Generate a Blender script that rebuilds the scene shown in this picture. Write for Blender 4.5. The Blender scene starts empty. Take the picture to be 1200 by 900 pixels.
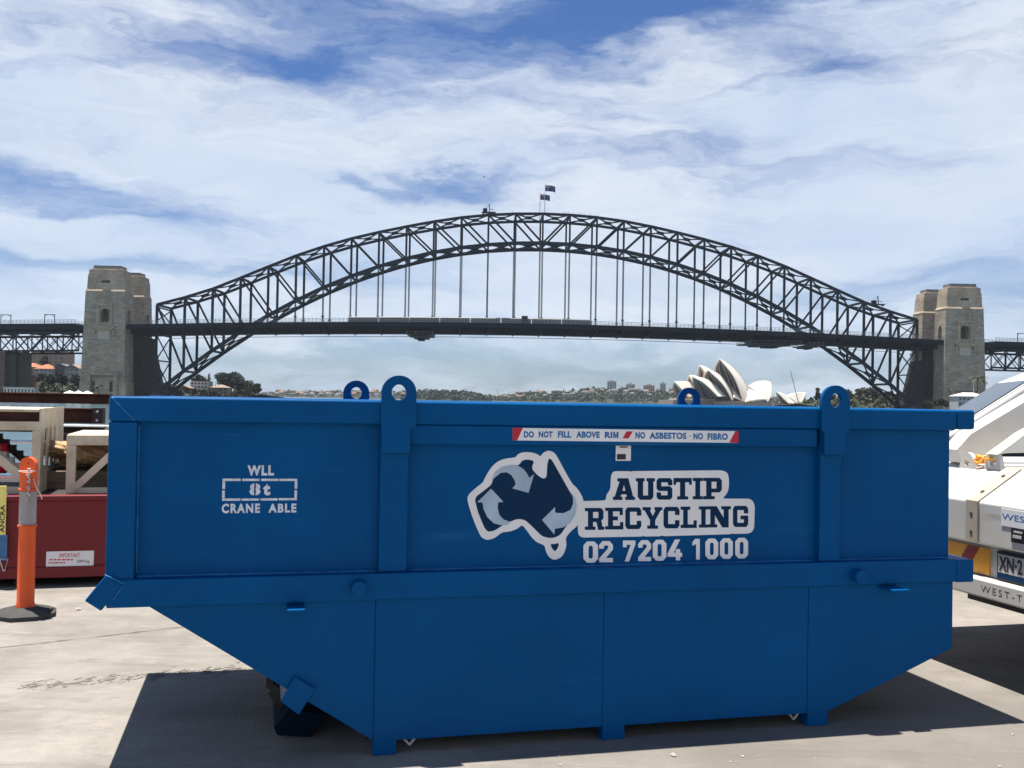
import bpy, bmesh, math, random
from mathutils import Vector, Matrix
R = math.radians
random.seed(11)
SC = bpy.context.scene
COL = SC.collection

# ------------------------------------------------------------------ camera
FPX = 1180.0
PITCH = math.atan(18 / FPX)
ROLL = R(1.0)
EYE = 1.6
cd = bpy.data.cameras.new('camera')
cam = bpy.data.objects.new('camera', cd)
COL.objects.link(cam)
cd.sensor_width = 36.0
cd.lens = 36.0 * FPX / 1200.0
cd.clip_start = 0.1
cd.clip_end = 30000
cam.matrix_world = (Matrix.Translation((0, 0, EYE)) @ Matrix.Rotation(R(90) + PITCH, 4, 'X')
                    @ Matrix.Rotation(ROLL, 4, 'Z'))
SC.camera = cam

# ------------------------------------------------------------------ sun, sky, exposure
SUN_DIR = Vector((-0.24, 0.10, 1.585)).normalized()
SUN_EL = math.asin(SUN_DIR.z)
sd = bpy.data.lights.new('sun', 'SUN')
sd.energy = 5.0
sd.angle = R(0.53)
sd.color = (1.0, 0.955, 0.89)
sun = bpy.data.objects.new('sun', sd)
COL.objects.link(sun)
sun.rotation_euler = SUN_DIR.to_track_quat('Z', 'Y').to_euler()
sun.location = (0, 0, 60)
SKY_STRENGTH = 0.05
SC.view_settings.view_transform = 'Standard'
SC.view_settings.look = 'None'
SC.view_settings.gamma = 1
SC.view_settings.exposure = 1.0
SC.view_settings.use_curve_mapping = False
SC.cycles.max_bounces = 8
SC.cycles.volume_bounces = 0
HAZE = 4e-5
SC.cycles.use_denoising = True


def build_world():
    w = bpy.data.worlds.new('World')
    SC.world = w
    w.use_nodes = True
    nt = w.node_tree
    nt.nodes.clear()
    N = nt.nodes.new
    L = nt.links.new

    def math_n(op, a, b=None, c=None, clamp=False):
        n = N('ShaderNodeMath')
        n.operation = op
        n.use_clamp = clamp
        for i, v in enumerate((a, b, c)):
            if v is None:
                continue
            if isinstance(v, (int, float)):
                n.inputs[i].default_value = v
            else:
                L(v, n.inputs[i])
        return n.outputs[0]
    sky = N('ShaderNodeTexSky')
    sky.sky_type = 'NISHITA'
    sky.sun_disc = False
    sky.sun_elevation = SUN_EL
    sky.sun_rotation = math.atan2(SUN_DIR.x, SUN_DIR.y)
    sky.air_density = 1.0
    sky.dust_density = 0.6
    sky.ozone_density = 2.5
    tc = N('ShaderNodeTexCoord')
    sep = N('ShaderNodeSeparateXYZ')
    L(tc.outputs['Generated'], sep.inputs[0])
    x, y, z = sep.outputs
    az = math_n('ARCTAN2', x, y)
    el = math_n('ARCSINE', z)
    comb = N('ShaderNodeCombineXYZ')
    L(az, comb.inputs[0])
    L(el, comb.inputs[1])
    # gentle warp so that no patch keeps an even outline
    wn = N('ShaderNodeTexNoise')
    wn.inputs['Scale'].default_value = 7
    wn.inputs['Detail'].default_value = 5
    wn.inputs['Roughness'].default_value = 0.6
    mp0 = N('ShaderNodeMapping')
    mp0.inputs['Scale'].default_value = (0.8, 2.2, 1)
    L(comb.outputs[0], mp0.inputs[0])
    L(mp0.outputs[0], wn.inputs['Vector'])
    sub = N('ShaderNodeVectorMath')
    sub.operation = 'SUBTRACT'
    L(wn.outputs['Color'], sub.inputs[0])
    sub.inputs[1].default_value = (0.5, 0.5, 0.5)
    mul = N('ShaderNodeVectorMath')
    mul.operation = 'MULTIPLY'
    L(sub.outputs[0], mul.inputs[0])
    mul.inputs[1].default_value = (0.26, 0.10, 0)
    add = N('ShaderNodeVectorMath')
    add.operation = 'ADD'
    L(comb.outputs[0], add.inputs[0])
    L(mul.outputs[0], add.inputs[1])
    sw = N('ShaderNodeSeparateXYZ')
    L(add.outputs[0], sw.inputs[0])
    wa, we = sw.outputs[0], sw.outputs[1]

    def noise(scale, sx, sy, rot, detail=8, rough=0.6, off=(0, 0)):
        m = N('ShaderNodeMapping')
        m.inputs['Location'].default_value = (off[0], off[1], 0)
        m.inputs['Rotation'].default_value = (0, 0, rot)
        m.inputs['Scale'].default_value = (sx, sy, 1)
        L(add.outputs[0], m.inputs[0])
        n = N('ShaderNodeTexNoise')
        n.inputs['Scale'].default_value = scale
        n.inputs['Detail'].default_value = detail
        n.inputs['Roughness'].default_value = rough
        L(m.outputs[0], n.inputs['Vector'])
        return n.outputs['Fac']
    n1 = noise(5.0, 1.0, 3.0, R(8))
    n2 = noise(13.0, 0.42, 3.0, R(14), 10, 0.66, (3, 5))
    n3 = noise(3.0, 1.0, 2.0, R(20), 4, 0.5, (9, 1))
    # clear patches: azimuth, elevation, half widths, depth
    gaps = [(-0.15, 0.35, 0.34, 0.075, 0.28), (-0.07, 0.375, 0.16, 0.040, 0.42), (0.10, 0.385, 0.10, 0.035, 0.55), (-0.21, 0.315, 0.10, 0.05, 0.30),
            (-0.02, 0.34, 0.12, 0.03, 0.40), (0.135, 0.355, 0.07, 0.03, 0.35),
            (0.29, 0.318, 0.06, 0.018, 0.62), (0.14, 0.242, 0.11, 0.016, 0.58), (0.19, 0.36, 0.06, 0.025, 0.5), (0.385, 0.33, 0.04, 0.03, 0.25),
            (-0.47, 0.195, 0.10, 0.018, 0.70), (-0.36, 0.172, 0.12, 0.010, 0.75), (-0.31, 0.33, 0.07, 0.012, 0.25),
            (-0.09, 0.217, 0.09, 0.009, 0.60), (-0.34, 0.118, 0.17, 0.017, 0.70), (0.38, 0.115, 0.10, 0.014, 0.55),
            (0.49, 0.090, 0.07, 0.030, 0.60), (-0.52, 0.11, 0.08, 0.012, 0.35), (0.22, 0.10, 0.10, 0.012, 0.25),
            (0.0, 0.032, 0.7, 0.030, 0.80), (-0.40, 0.37, 0.12, 0.018, 0.35), (-0.27, 0.315, 0.12, 0.018, 0.40), (0.30, 0.375, 0.09, 0.03, 0.45), (0.36, 0.23, 0.08, 0.015, 0.3)]
    tot = None
    for (a0, e0, sa, se, amp) in gaps:
        da = math_n('MULTIPLY', math_n('SUBTRACT', wa, a0), 1 / sa)
        de = math_n('MULTIPLY', math_n('SUBTRACT', we, e0), 1 / se)
        q = math_n('ADD', math_n('MULTIPLY', da, da), math_n('MULTIPLY', de, de))
        g = math_n('MULTIPLY', math_n('EXPONENT', math_n('MULTIPLY', q, -1.0)), amp)
        tot = g if tot is None else math_n('ADD', tot, g)
    cov = math_n('ADD', 0.79, math_n('MULTIPLY', math_n('SUBTRACT', n1, 0.5), 1.25))
    cov = math_n('ADD', cov, math_n('MULTIPLY', math_n('SUBTRACT', n2, 0.5), 1.55))
    cov = math_n('ADD', cov, math_n('MULTIPLY', math_n('SUBTRACT', n3, 0.5), 0.5))
    cov = math_n('SUBTRACT', cov, tot)
    # unseen high sky, cleared of cloud to deepen the shade below
    hi = N('ShaderNodeMapRange')
    hi.interpolation_type = 'SMOOTHSTEP'
    hi.inputs['From Min'].default_value = 0.40
    hi.inputs['From Max'].default_value = 0.62
    hi.inputs['To Max'].default_value = 0.85
    L(we, hi.inputs['Value'])
    cov = math_n('SUBTRACT', cov, hi.outputs[0])
    mr = N('ShaderNodeMapRange')
    mr.interpolation_type = 'SMOOTHSTEP'
    mr.inputs['From Min'].default_value = -0.30
    mr.inputs['From Max'].default_value = 0.95
    mr.inputs['To Max'].default_value = 0.95
    L(cov, mr.inputs['Value'])
    # cloud tint: whiter where thick, bluish grey where thin
    cr = N('ShaderNodeValToRGB')
    cr.color_ramp.elements[0].position = 0.30
    cr.color_ramp.elements[0].color = (5.7, 6.95, 8.9, 1)
    cr.color_ramp.elements[1].position = 0.78
    cr.color_ramp.elements[1].color = (8.8, 9.2, 9.7, 1)
    n4 = noise(4.0, 0.8, 2.6, R(-6), 7, 0.6, (1, 8))
    L(n4, cr.inputs['Fac'])
    # clear air: the sky texture, deepened a touch the way a phone renders it
    hs = N('ShaderNodeMix')
    hs.data_type = 'RGBA'
    hs.blend_type = 'MULTIPLY'
    hs.inputs['Factor'].default_value = 1
    L(sky.outputs[0], hs.inputs['A'])
    tr_ = N('ShaderNodeValToRGB')
    tr_.color_ramp.elements[0].position = 0.02
    tr_.color_ramp.elements[0].color = (0.52, 0.72, 1.0, 1)
    tr_.color_ramp.elements[1].position = 0.20
    tr_.color_ramp.elements[1].color = (0.25, 0.55, 0.97, 1)
    L(el, tr_.inputs['Fac'])
    L(tr_.outputs[0], hs.inputs['B'])
    mix = N('ShaderNodeMix')
    mix.data_type = 'RGBA'
    L(mr.outputs[0], mix.inputs['Factor'])
    L(hs.outputs['Result'], mix.inputs['A'])
    L(cr.outputs[0], mix.inputs['B'])
    bg = N('ShaderNodeBackground')
    bg.inputs['Strength'].default_value = SKY_STRENGTH
    L(mix.outputs['Result'], bg.inputs['Color'])
    out = N('ShaderNodeOutputWorld')
    L(bg.outputs[0], out.inputs['Surface'])


build_world()


# ------------------------------------------------------------------ where a point of the photo lies in the place
def ray(px, py):
    u, v = (px - 600) / FPX, (450 - py) / FPX
    a = u * math.cos(ROLL) - v * math.sin(ROLL)
    b = u * math.sin(ROLL) + v * math.cos(ROLL)
    return Vector((a, math.cos(PITCH) - b * math.sin(PITCH), math.sin(PITCH) + b * math.cos(PITCH)))


def at(px, py, dist):
    d = ray(px, py)
    return Vector((0, 0, EYE)) + d * (dist / d.y)


# ------------------------------------------------------------------ materials
def mat(name, color, rough=0.6, metal=0.0, var=0.12, scale=3.0, bump=0.0, bump_scale=20.0, spec=0.5, stretch=(1, 1, 1),
        dirt=None, dirt_amt=0.0, dirt_scale=2.0):
    m = bpy.data.materials.new(name)
    m.use_nodes = True
    nt = m.node_tree
    N, L = nt.nodes.new, nt.links.new
    b = nt.nodes['Principled BSDF']
    b.inputs['Roughness'].default_value = rough
    b.inputs['Metallic'].default_value = metal
    b.inputs['Specular IOR Level'].default_value = spec
    tc = N('ShaderNodeTexCoord')
    mp = N('ShaderNodeMapping')
    mp.inputs['Scale'].default_value = stretch
    L(tc.outputs['Object'], mp.inputs[0])
    n = N('ShaderNodeTexNoise')
    n.inputs['Scale'].default_value = scale
    n.inputs['Detail'].default_value = 7
    n.inputs['Roughness'].default_value = 0.62
    L(mp.outputs[0], n.inputs['Vector'])
    cr = N('ShaderNodeValToRGB')
    cr.color_ramp.elements[0].position = 0.3
    cr.color_ramp.elements[1].position = 0.7
    c = color
    cr.color_ramp.elements[0].color = (c[0] * (1 - var), c[1] * (1 - var), c[2] * (1 - var), 1)
    cr.color_ramp.elements[1].color = (min(1, c[0] * (1 + var)), min(1, c[1] * (1 + var)), min(1, c[2] * (1 + var)), 1)
    L(n.outputs['Fac'], cr.inputs['Fac'])
    colsock = cr.outputs[0]
    if dirt:
        n2 = N('ShaderNodeTexNoise')
        n2.inputs['Scale'].default_value = dirt_scale
        n2.inputs['Detail'].default_value = 9
        n2.inputs['Roughness'].default_value = 0.7
        L(mp.outputs[0], n2.inputs['Vector'])
        r2 = N('ShaderNodeMapRange')
        r2.inputs['From Min'].default_value = 0.48
        r2.inputs['From Max'].default_value = 0.72
        r2.inputs['To Max'].default_value = dirt_amt
        L(n2.outputs['Fac'], r2.inputs['Value'])
        mx = N('ShaderNodeMix')
        mx.data_type = 'RGBA'
        L(r2.outputs[0], mx.inputs['Factor'])
        L(colsock, mx.inputs['A'])
        mx.inputs['B'].default_value = (*dirt, 1)
        colsock = mx.outputs['Result']
    L(colsock, b.inputs['Base Color'])
    rr = N('ShaderNodeMapRange')
    rr.inputs['To Min'].default_value = max(0.03, rough - 0.1)
    rr.inputs['To Max'].default_value = min(1, rough + 0.1)
    L(n.outputs['Fac'], rr.inputs['Value'])
    L(rr.outputs[0], b.inputs['Roughness'])
    if bump:
        n3 = N('ShaderNodeTexNoise')
        n3.inputs['Scale'].default_value = bump_scale
        n3.inputs['Detail'].default_value = 4
        L(mp.outputs[0], n3.inputs['Vector'])
        bp = N('ShaderNodeBump')
        bp.inputs['Strength'].default_value = bump
        bp.inputs['Distance'].default_value = 0.02
        L(n3.outputs['Fac'], bp.inputs['Height'])
        L(bp.outputs[0], b.inputs['Normal'])
    return m


def stone_mat(name, color, course=1.1, length=2.6, var=0.22):
    """ashlar in courses, on the two horizontal axes and the height of the object"""
    m = mat(name, color, 0.9, var=0.2, scale=0.12, spec=0.2)
    nt = m.node_tree
    N, L = nt.nodes.new, nt.links.new
    b = nt.nodes['Principled BSDF']
    base = b.inputs['Base Color'].links[0].from_socket
    tc = N('ShaderNodeTexCoord')
    sp = N('ShaderNodeSeparateXYZ')
    L(tc.outputs['Object'], sp.inputs[0])
    ad = N('ShaderNodeMath')
    ad.operation = 'ADD'
    L(sp.outputs[0], ad.inputs[0])
    L(sp.outputs[1], ad.inputs[1])
    cb = N('ShaderNodeCombineXYZ')
    L(ad.outputs[0], cb.inputs[0])
    L(sp.outputs[2], cb.inputs[1])
    br = N('ShaderNodeTexBrick')
    br.inputs['Color1'].default_value = (1 + var, 1 + var, 1 + var * 0.9, 1)
    br.inputs['Color2'].default_value = (1 - var, 1 - var, 1 - var, 1)
    br.inputs['Mortar'].default_value = (0.72, 0.72, 0.74, 1)
    br.inputs['Scale'].default_value = 1
    br.inputs['Mortar Size'].default_value = 0.07 * course
    br.inputs['Brick Width'].default_value = length
    br.inputs['Row Height'].default_value = course
    L(cb.outputs[0], br.inputs['Vector'])
    mx = N('ShaderNodeMix')
    mx.data_type = 'RGBA'
    mx.blend_type = 'MULTIPLY'
    mx.inputs['Factor'].default_value = 1
    L(base, mx.inputs['A'])
    L(br.outputs['Color'], mx.inputs['B'])
    L(mx.outputs['Result'], b.inputs['Base Color'])
    return m


def glass_mat(name, color, rough=0.08, spec=0.8):
    m = bpy.data.materials.new(name)
    m.use_nodes = True
    b = m.node_tree.nodes['Principled BSDF']
    b.inputs['Base Color'].default_value = (*color, 1)
    b.inputs['Roughness'].default_value = rough
    b.inputs['Specular IOR Level'].default_value = spec
    n = m.node_tree.nodes.new('ShaderNodeTexNoise')
    n.inputs['Scale'].default_value = 1.5
    r = m.node_tree.nodes.new('ShaderNodeMapRange')
    r.inputs['To Min'].default_value = rough
    r.inputs['To Max'].default_value = rough + 0.06
    m.node_tree.links.new(n.outputs['Fac'], r.inputs['Value'])
    m.node_tree.links.new(r.outputs[0], b.inputs['Roughness'])
    return m


def leaf_mat(name, color, var=0.45, scale=0.25):
    m = mat(name, color, 0.75, var=var, scale=scale, spec=0.2)
    return m


def concrete_mat():
    m = mat('quay_concrete', (0.240, 0.220, 0.192), 0.85, var=0.24, scale=0.8, bump=0.25, bump_scale=60, spec=0.25,
            dirt=(0.14, 0.125, 0.105), dirt_amt=0.65, dirt_scale=1.7)
    nt = m.node_tree
    N, L = nt.nodes.new, nt.links.new
    b = nt.nodes['Principled BSDF']
    base = b.inputs['Base Color'].links[0].from_socket
    tc = N('ShaderNodeTexCoord')

    def layer(base, tex_out, lo, hi, amt, col):
        r = N('ShaderNodeMapRange')
        r.inputs['From Min'].default_value = lo
        r.inputs['From Max'].default_value = hi
        r.inputs['To Max'].default_value = amt
        L(tex_out, r.inputs['Value'])
        mx = N('ShaderNodeMix')
        mx.data_type = 'RGBA'
        L(r.outputs[0], mx.inputs['Factor'])
        L(base, mx.inputs['A'])
        mx.inputs['B'].default_value = (*col, 1)
        return mx.outputs['Result']

    def noise(scale, stretch, detail=8, rot=0.0, rough=0.65):
        mp = N('ShaderNodeMapping')
        mp.inputs['Scale'].default_value = stretch
        mp.inputs['Rotation'].default_value = (0, 0, rot)
        L(tc.outputs['Object'], mp.inputs[0])
        n = N('ShaderNodeTexNoise')
        n.inputs['Scale'].default_value = scale
        n.inputs['Detail'].default_value = detail
        n.inputs['Roughness'].default_value = rough
        L(mp.outputs[0], n.inputs['Vector'])
        return n.outputs['Fac']
    base = layer(base, noise(2.2, (0.35, 2.6, 1), rot=R(7)), 0.52, 0.70, 0.6, (0.15, 0.135, 0.112))   # dragged wear
    base = layer(base, noise(9, (0.5, 1.6, 1), rot=R(-10)), 0.55, 0.70, 0.5, (0.33, 0.30, 0.26))      # pale scuffs
    base = layer(base, noise(70, (1, 1, 1), 3), 0.58, 0.74, 0.5, (0.11, 0.10, 0.088))                # grit
    # darker oval patch with a ragged edge
    mp = N('ShaderNodeMapping')
    mp.inputs['Location'].default_value = (-0.9, -1.42, 0)
    mp.inputs['Scale'].default_value = (0.30, 0.36, 1)
    L(tc.outputs['Object'], mp.inputs[0])
    nn = N('ShaderNodeTexNoise')
    nn.inputs['Scale'].default_value = 1.6
    nn.inputs['Detail'].default_value = 6
    L(tc.outputs['Object'], nn.inputs['Vector'])
    ln = N('ShaderNodeVectorMath')
    ln.operation = 'LENGTH'
    L(mp.outputs[0], ln.inputs[0])
    sm = N('ShaderNodeMath')
    sm.operation = 'ADD'
    L(ln.outputs['Value'], sm.inputs[0])
    L(nn.outputs['Fac'], sm.inputs[1])
    inv = N('ShaderNodeMath')
    inv.operation = 'SUBTRACT'
    inv.inputs[0].default_value = 2.0
    L(sm.outputs[0], inv.inputs[1])
    base = layer(base, inv.outputs[0], 0.35, 0.95, 0.55, (0.118, 0.106, 0.09))
    # smudged tyre scuffs
    base = layer(base, noise(3.4, (1.0, 2.2, 1), 9, R(12), 0.75), 0.57, 0.66, 0.45, (0.12, 0.108, 0.092))
    base = layer(base, noise(0.9, (1, 1, 1), 6), 0.50, 0.64, 0.40, (0.145, 0.130, 0.11))
    L(base, b.inputs['Base Color'])
    return m


M = {}
M['blue'] = mat('blue_paint', (0.0, 0.071, 0.218), 0.40, var=0.15, scale=0.8, bump=0.16, bump_scale=2.4, spec=0.07,
                dirt=(0.0, 0.086, 0.245), dirt_amt=0.35, dirt_scale=1.6)  # broad random tone in the paint also stands in for sheen


def scuff(m, col, amt):
    """thin pale rub marks in the paint"""
    nt = m.node_tree
    N, L = nt.nodes.new, nt.links.new
    b = nt.nodes['Principled BSDF']
    base = b.inputs['Base Color'].links[0].from_socket
    tc = N('ShaderNodeTexCoord')
    for (st, rot, lo) in (((2.2, 2.2, 75), 0.06, 0.66), ((1.2, 1.2, 9), 0.0, 0.64), ((5, 5, 40), 0.5, 0.68)):
        mp = N('ShaderNodeMapping')
        mp.inputs['Scale'].default_value = st
        mp.inputs['Rotation'].default_value = (0, rot, 0)
        L(tc.outputs['Object'], mp.inputs[0])
        n = N('ShaderNodeTexNoise')
        n.inputs['Scale'].default_value = 1.0
        n.inputs['Detail'].default_value = 5
        L(mp.outputs[0], n.inputs['Vector'])
        r = N('ShaderNodeMapRange')
        r.inputs['From Min'].default_value = lo
        r.inputs['From Max'].default_value = lo + 0.1
        r.inputs['To Max'].default_value = amt
        L(n.outputs['Fac'], r.inputs['Value'])
        mx = N('ShaderNodeMix')
        mx.data_type = 'RGBA'
        L(r.outputs[0], mx.inputs['Factor'])
        L(base, mx.inputs['A'])
        mx.inputs['B'].default_value = (*col, 1)
        base = mx.outputs['Result']
    L(base, b.inputs['Base Color'])


scuff(M['blue'], (0.03, 0.15, 0.34), 0.22)
M['blue_light'] = mat('blue_paint_highlight', (0.012, 0.13, 0.33), 0.45, var=0.35, scale=9, spec=0.35)  # lighter blue paints in weld bead highlights and the pale corner scratch
M['shade_seam_blue'] = mat('shade_and_seam_paint', (0.001, 0.010, 0.024), 0.8, var=0.4, scale=4, spec=0.1)  # near-black blue: bracket's deep shade painted in; also backs the seams
M['tyre_mark'] = mat('tyre_mark_rubber', (0.175, 0.16, 0.137), 0.9, var=0.25, scale=30, spec=0.1)
M['inside'] = mat('scratched_blue_inside', (0.02, 0.07, 0.2), 0.6, var=0.3, scale=3, dirt=(0.16, 0.09, 0.05), dirt_amt=0.7, dirt_scale=2.5)
M['white_print'] = mat('white_vinyl', (0.77, 0.76, 0.76), 0.5, var=0.07, scale=4, spec=0.2)
M['stencil'] = mat('sprayed_white', (0.62, 0.65, 0.70), 0.75, var=0.22, scale=40, spec=0.2)
M['navy'] = mat('navy_vinyl', (0.003, 0.028, 0.078), 0.5, var=0.08, scale=4, spec=0.1)
M['arrow'] = mat('pale_blue_vinyl', (0.36, 0.46, 0.56), 0.5, var=0.22, scale=5, spec=0.3)
M['print_blue'] = mat('blue_lettering', (0.01, 0.13, 0.34), 0.5, var=0.05, spec=0.3)
M['red_print'] = mat('red_vinyl', (0.50, 0.02, 0.035), 0.5, var=0.08, spec=0.3)
M['black'] = mat('black_plastic', (0.012, 0.012, 0.013), 0.5, var=0.2, scale=8)
M['rubber'] = mat('dusty_rubber', (0.045, 0.043, 0.04), 0.85, var=0.3, scale=9, bump=0.3, bump_scale=60)
M['orange'] = mat('orange_plastic', (0.80, 0.10, 0.010), 0.5, var=0.08, scale=4, dirt=(0.42, 0.10, 0.03), dirt_amt=0.5, dirt_scale=5)
scuff(M['orange'], (0.35, 0.09, 0.03), 0.6)
M['reflective'] = mat('grey_reflective_sheet', (0.34, 0.30, 0.29), 0.45, var=0.12, scale=12)
M['rope'] = mat('pale_rope', (0.6, 0.58, 0.54), 0.9, var=0.25, scale=60)
M['red'] = mat('dull_red_paint', (0.175, 0.018, 0.022), 0.5, var=0.15, scale=2, dirt=(0.11, 0.035, 0.025), dirt_amt=0.5, dirt_scale=3, stretch=(1, 1, 0.35), spec=0.25)
scuff(M['red'], (0.07, 0.03, 0.025), 0.7)
M['cream'] = mat('weathered_cream_paint', (0.56, 0.49, 0.36), 0.6, var=0.12, scale=3, dirt=(0.30, 0.18, 0.09), dirt_amt=0.75, dirt_scale=4.5)
M['rust'] = mat('rusted_steel', (0.075, 0.032, 0.021), 0.85, var=0.4, scale=5, bump=0.4, bump_scale=40, spec=0.3)
M['rust_dark'] = mat('dark_steel', (0.03, 0.022, 0.02), 0.75, var=0.4, scale=6)
M['hessian'] = mat('hessian_cloth', (0.40, 0.27, 0.15), 0.95, var=0.25, scale=7, bump=0.6, bump_scale=18, spec=0.1)
M['galv'] = mat('galvanised_steel', (0.50, 0.52, 0.54), 0.5, 0.3, var=0.15, scale=6)
M['timber'] = mat('grey_timber', (0.16, 0.12, 0.085), 0.9, var=0.3, scale=3, stretch=(1, 8, 8))
M['bright_red'] = mat('bright_red_vinyl', (0.75, 0.012, 0.05), 0.4, var=0.1, scale=2)
M['yellow'] = mat('yellow_webbing', (0.82, 0.72, 0.20), 0.75, var=0.12, scale=8)
M['blue_web'] = mat('blue_webbing', (0.06, 0.16, 0.32), 0.85, var=0.2, scale=20)
M['truck'] = mat('white_truck_paint', (0.60, 0.58, 0.535), 0.32, var=0.06, scale=1.5, dirt=(0.52, 0.46, 0.36), dirt_amt=0.4, dirt_scale=3)
M['truck_grey'] = mat('light_grey_steel', (0.46, 0.46, 0.44), 0.5, var=0.1, scale=3)
M['amber'] = mat('amber_reflective', (0.72, 0.32, 0.02), 0.4, var=0.08, scale=8)
M['maroon'] = mat('red_reflective', (0.24, 0.008, 0.016), 0.4, var=0.08, scale=8)
scuff(M['truck'], (0.36, 0.32, 0.26), 0.6)
M['chain'] = mat('orange_chain_paint', (0.85, 0.36, 0.02), 0.5, var=0.15, scale=20)
M['screen'] = glass_mat('windscreen_glass', (0.030, 0.038, 0.055), 0.12, 0.12)
M['tyre'] = M['rubber']
M['strap_cream'] = mat('aged_cream_paint', (0.46, 0.39, 0.30), 0.45, var=0.08, scale=4)
M['bolt_dark'] = mat('dark_bolt_heads', (0.08, 0.075, 0.07), 0.6, var=0.2, scale=20)
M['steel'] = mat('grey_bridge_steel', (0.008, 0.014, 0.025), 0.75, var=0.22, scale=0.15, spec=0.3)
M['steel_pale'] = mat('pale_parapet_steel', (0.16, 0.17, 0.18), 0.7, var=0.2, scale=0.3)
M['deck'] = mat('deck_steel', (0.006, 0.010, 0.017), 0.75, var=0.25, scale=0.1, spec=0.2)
M['asphalt'] = mat('road_asphalt', (0.05, 0.05, 0.05), 0.9, var=0.2, scale=1)
M['stone'] = stone_mat('granite_ashlar', (0.335, 0.278, 0.212), 1.2, 3.2, 0.20)
M['stone_light'] = stone_mat('granite_parapet', (0.40, 0.32, 0.23), 1.2, 3.0, 0.14)
M['stone_shade'] = stone_mat('abutment_shade_stone', (0.028, 0.027, 0.028), 1.2, 3.0, 0.2)  # near-black: shade under the deck put into the stone colour
M['pier_stone'] = stone_mat('brown_pier_stone', (0.13, 0.10, 0.075), 1.2, 2.6, 0.2)  # darker brown than the tower stone
M['lead'] = mat('dark_roof_cap', (0.16, 0.15, 0.14), 0.8, var=0.2, scale=0.4)
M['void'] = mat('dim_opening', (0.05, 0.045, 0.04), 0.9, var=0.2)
M['train'] = mat('pale_train_steel', (0.20, 0.185, 0.165), 0.6, 0.0, var=0.08, scale=0.3)
M['tile'] = mat('glazed_tile', (0.72, 0.65, 0.54), 0.5, var=0.05, scale=0.08, spec=0.3)
M['rib'] = mat('pale_concrete', (0.42, 0.36, 0.29), 0.8, var=0.12, scale=0.3)
M['podium'] = mat('pink_granite', (0.27, 0.20, 0.16), 0.85, var=0.12, scale=0.1)
M['dkglass'] = mat('bronze_glass', (0.022, 0.02, 0.022), 0.6, var=0.3, scale=0.3, spec=0.1)
M['water'] = mat('harbour_water', (0.035, 0.085, 0.10), 0.16, var=0.2, scale=0.02, bump=0.6, bump_scale=0.35)
M['land'] = mat('scrubby_ground', (0.040, 0.046, 0.028), 0.95, var=0.35, scale=0.05, spec=0.1)
M['leaf'] = leaf_mat('dark_green_leaves', (0.040, 0.054, 0.026))
M['leaf_olive'] = leaf_mat('olive_leaves', (0.050, 0.056, 0.030))
M['leaf_deep'] = leaf_mat('deep_green_leaves', (0.024, 0.038, 0.024))
M['bark'] = mat('grey_bark', (0.12, 0.09, 0.065), 0.95, var=0.3, scale=2)
M['brick'] = stone_mat('brown_brick', (0.20, 0.10, 0.075), 0.6, 1.4, 0.2)
M['brown_block'] = mat('tan_render', (0.30, 0.22, 0.16), 0.9, var=0.12, scale=0.2)
M['cream_wall'] = mat('cream_render', (0.62, 0.58, 0.51), 0.85, var=0.08, scale=0.2)
M['white_wall'] = mat('white_render', (0.70, 0.69, 0.66), 0.8, var=0.06, scale=0.2)
M['grey_wall'] = mat('grey_render', (0.40, 0.40, 0.39), 0.85, var=0.1, scale=0.2)
M['orange_roof'] = mat('terracotta_tiles', (0.36, 0.125, 0.06), 0.85, var=0.18, scale=0.8)
M['far_tile'] = mat('faded_far_tiles', (0.20, 0.115, 0.08), 0.9, var=0.2, scale=0.3)
M['brown_roof'] = mat('brown_tiles', (0.24, 0.17, 0.13), 0.85, var=0.15, scale=0.8)
M['slate'] = mat('slate_roof', (0.10, 0.10, 0.115), 0.8, var=0.15, scale=0.8)
M['win'] = glass_mat('window_glass', (0.05, 0.06, 0.075), 0.12)
M['canvas'] = mat('white_canvas', (0.78, 0.75, 0.70), 0.8, var=0.05, scale=1)
M['flag_blue'] = mat('navy_flag_cloth', (0.01, 0.022, 0.12), 0.85, var=0.1)
M['flag_red'] = mat('red_flag_cloth', (0.45, 0.01, 0.02), 0.85, var=0.1)
M['flag_white'] = mat('white_flag_cloth', (0.75, 0.75, 0.75), 0.85, var=0.05)
M['cloth_grey'] = mat('grey_overalls', (0.03, 0.033, 0.04), 0.9, var=0.2)
M['concrete'] = concrete_mat()
M['joint'] = mat('bitumen_joint', (0.085, 0.078, 0.066), 0.95, var=0.3, scale=8)


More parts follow.
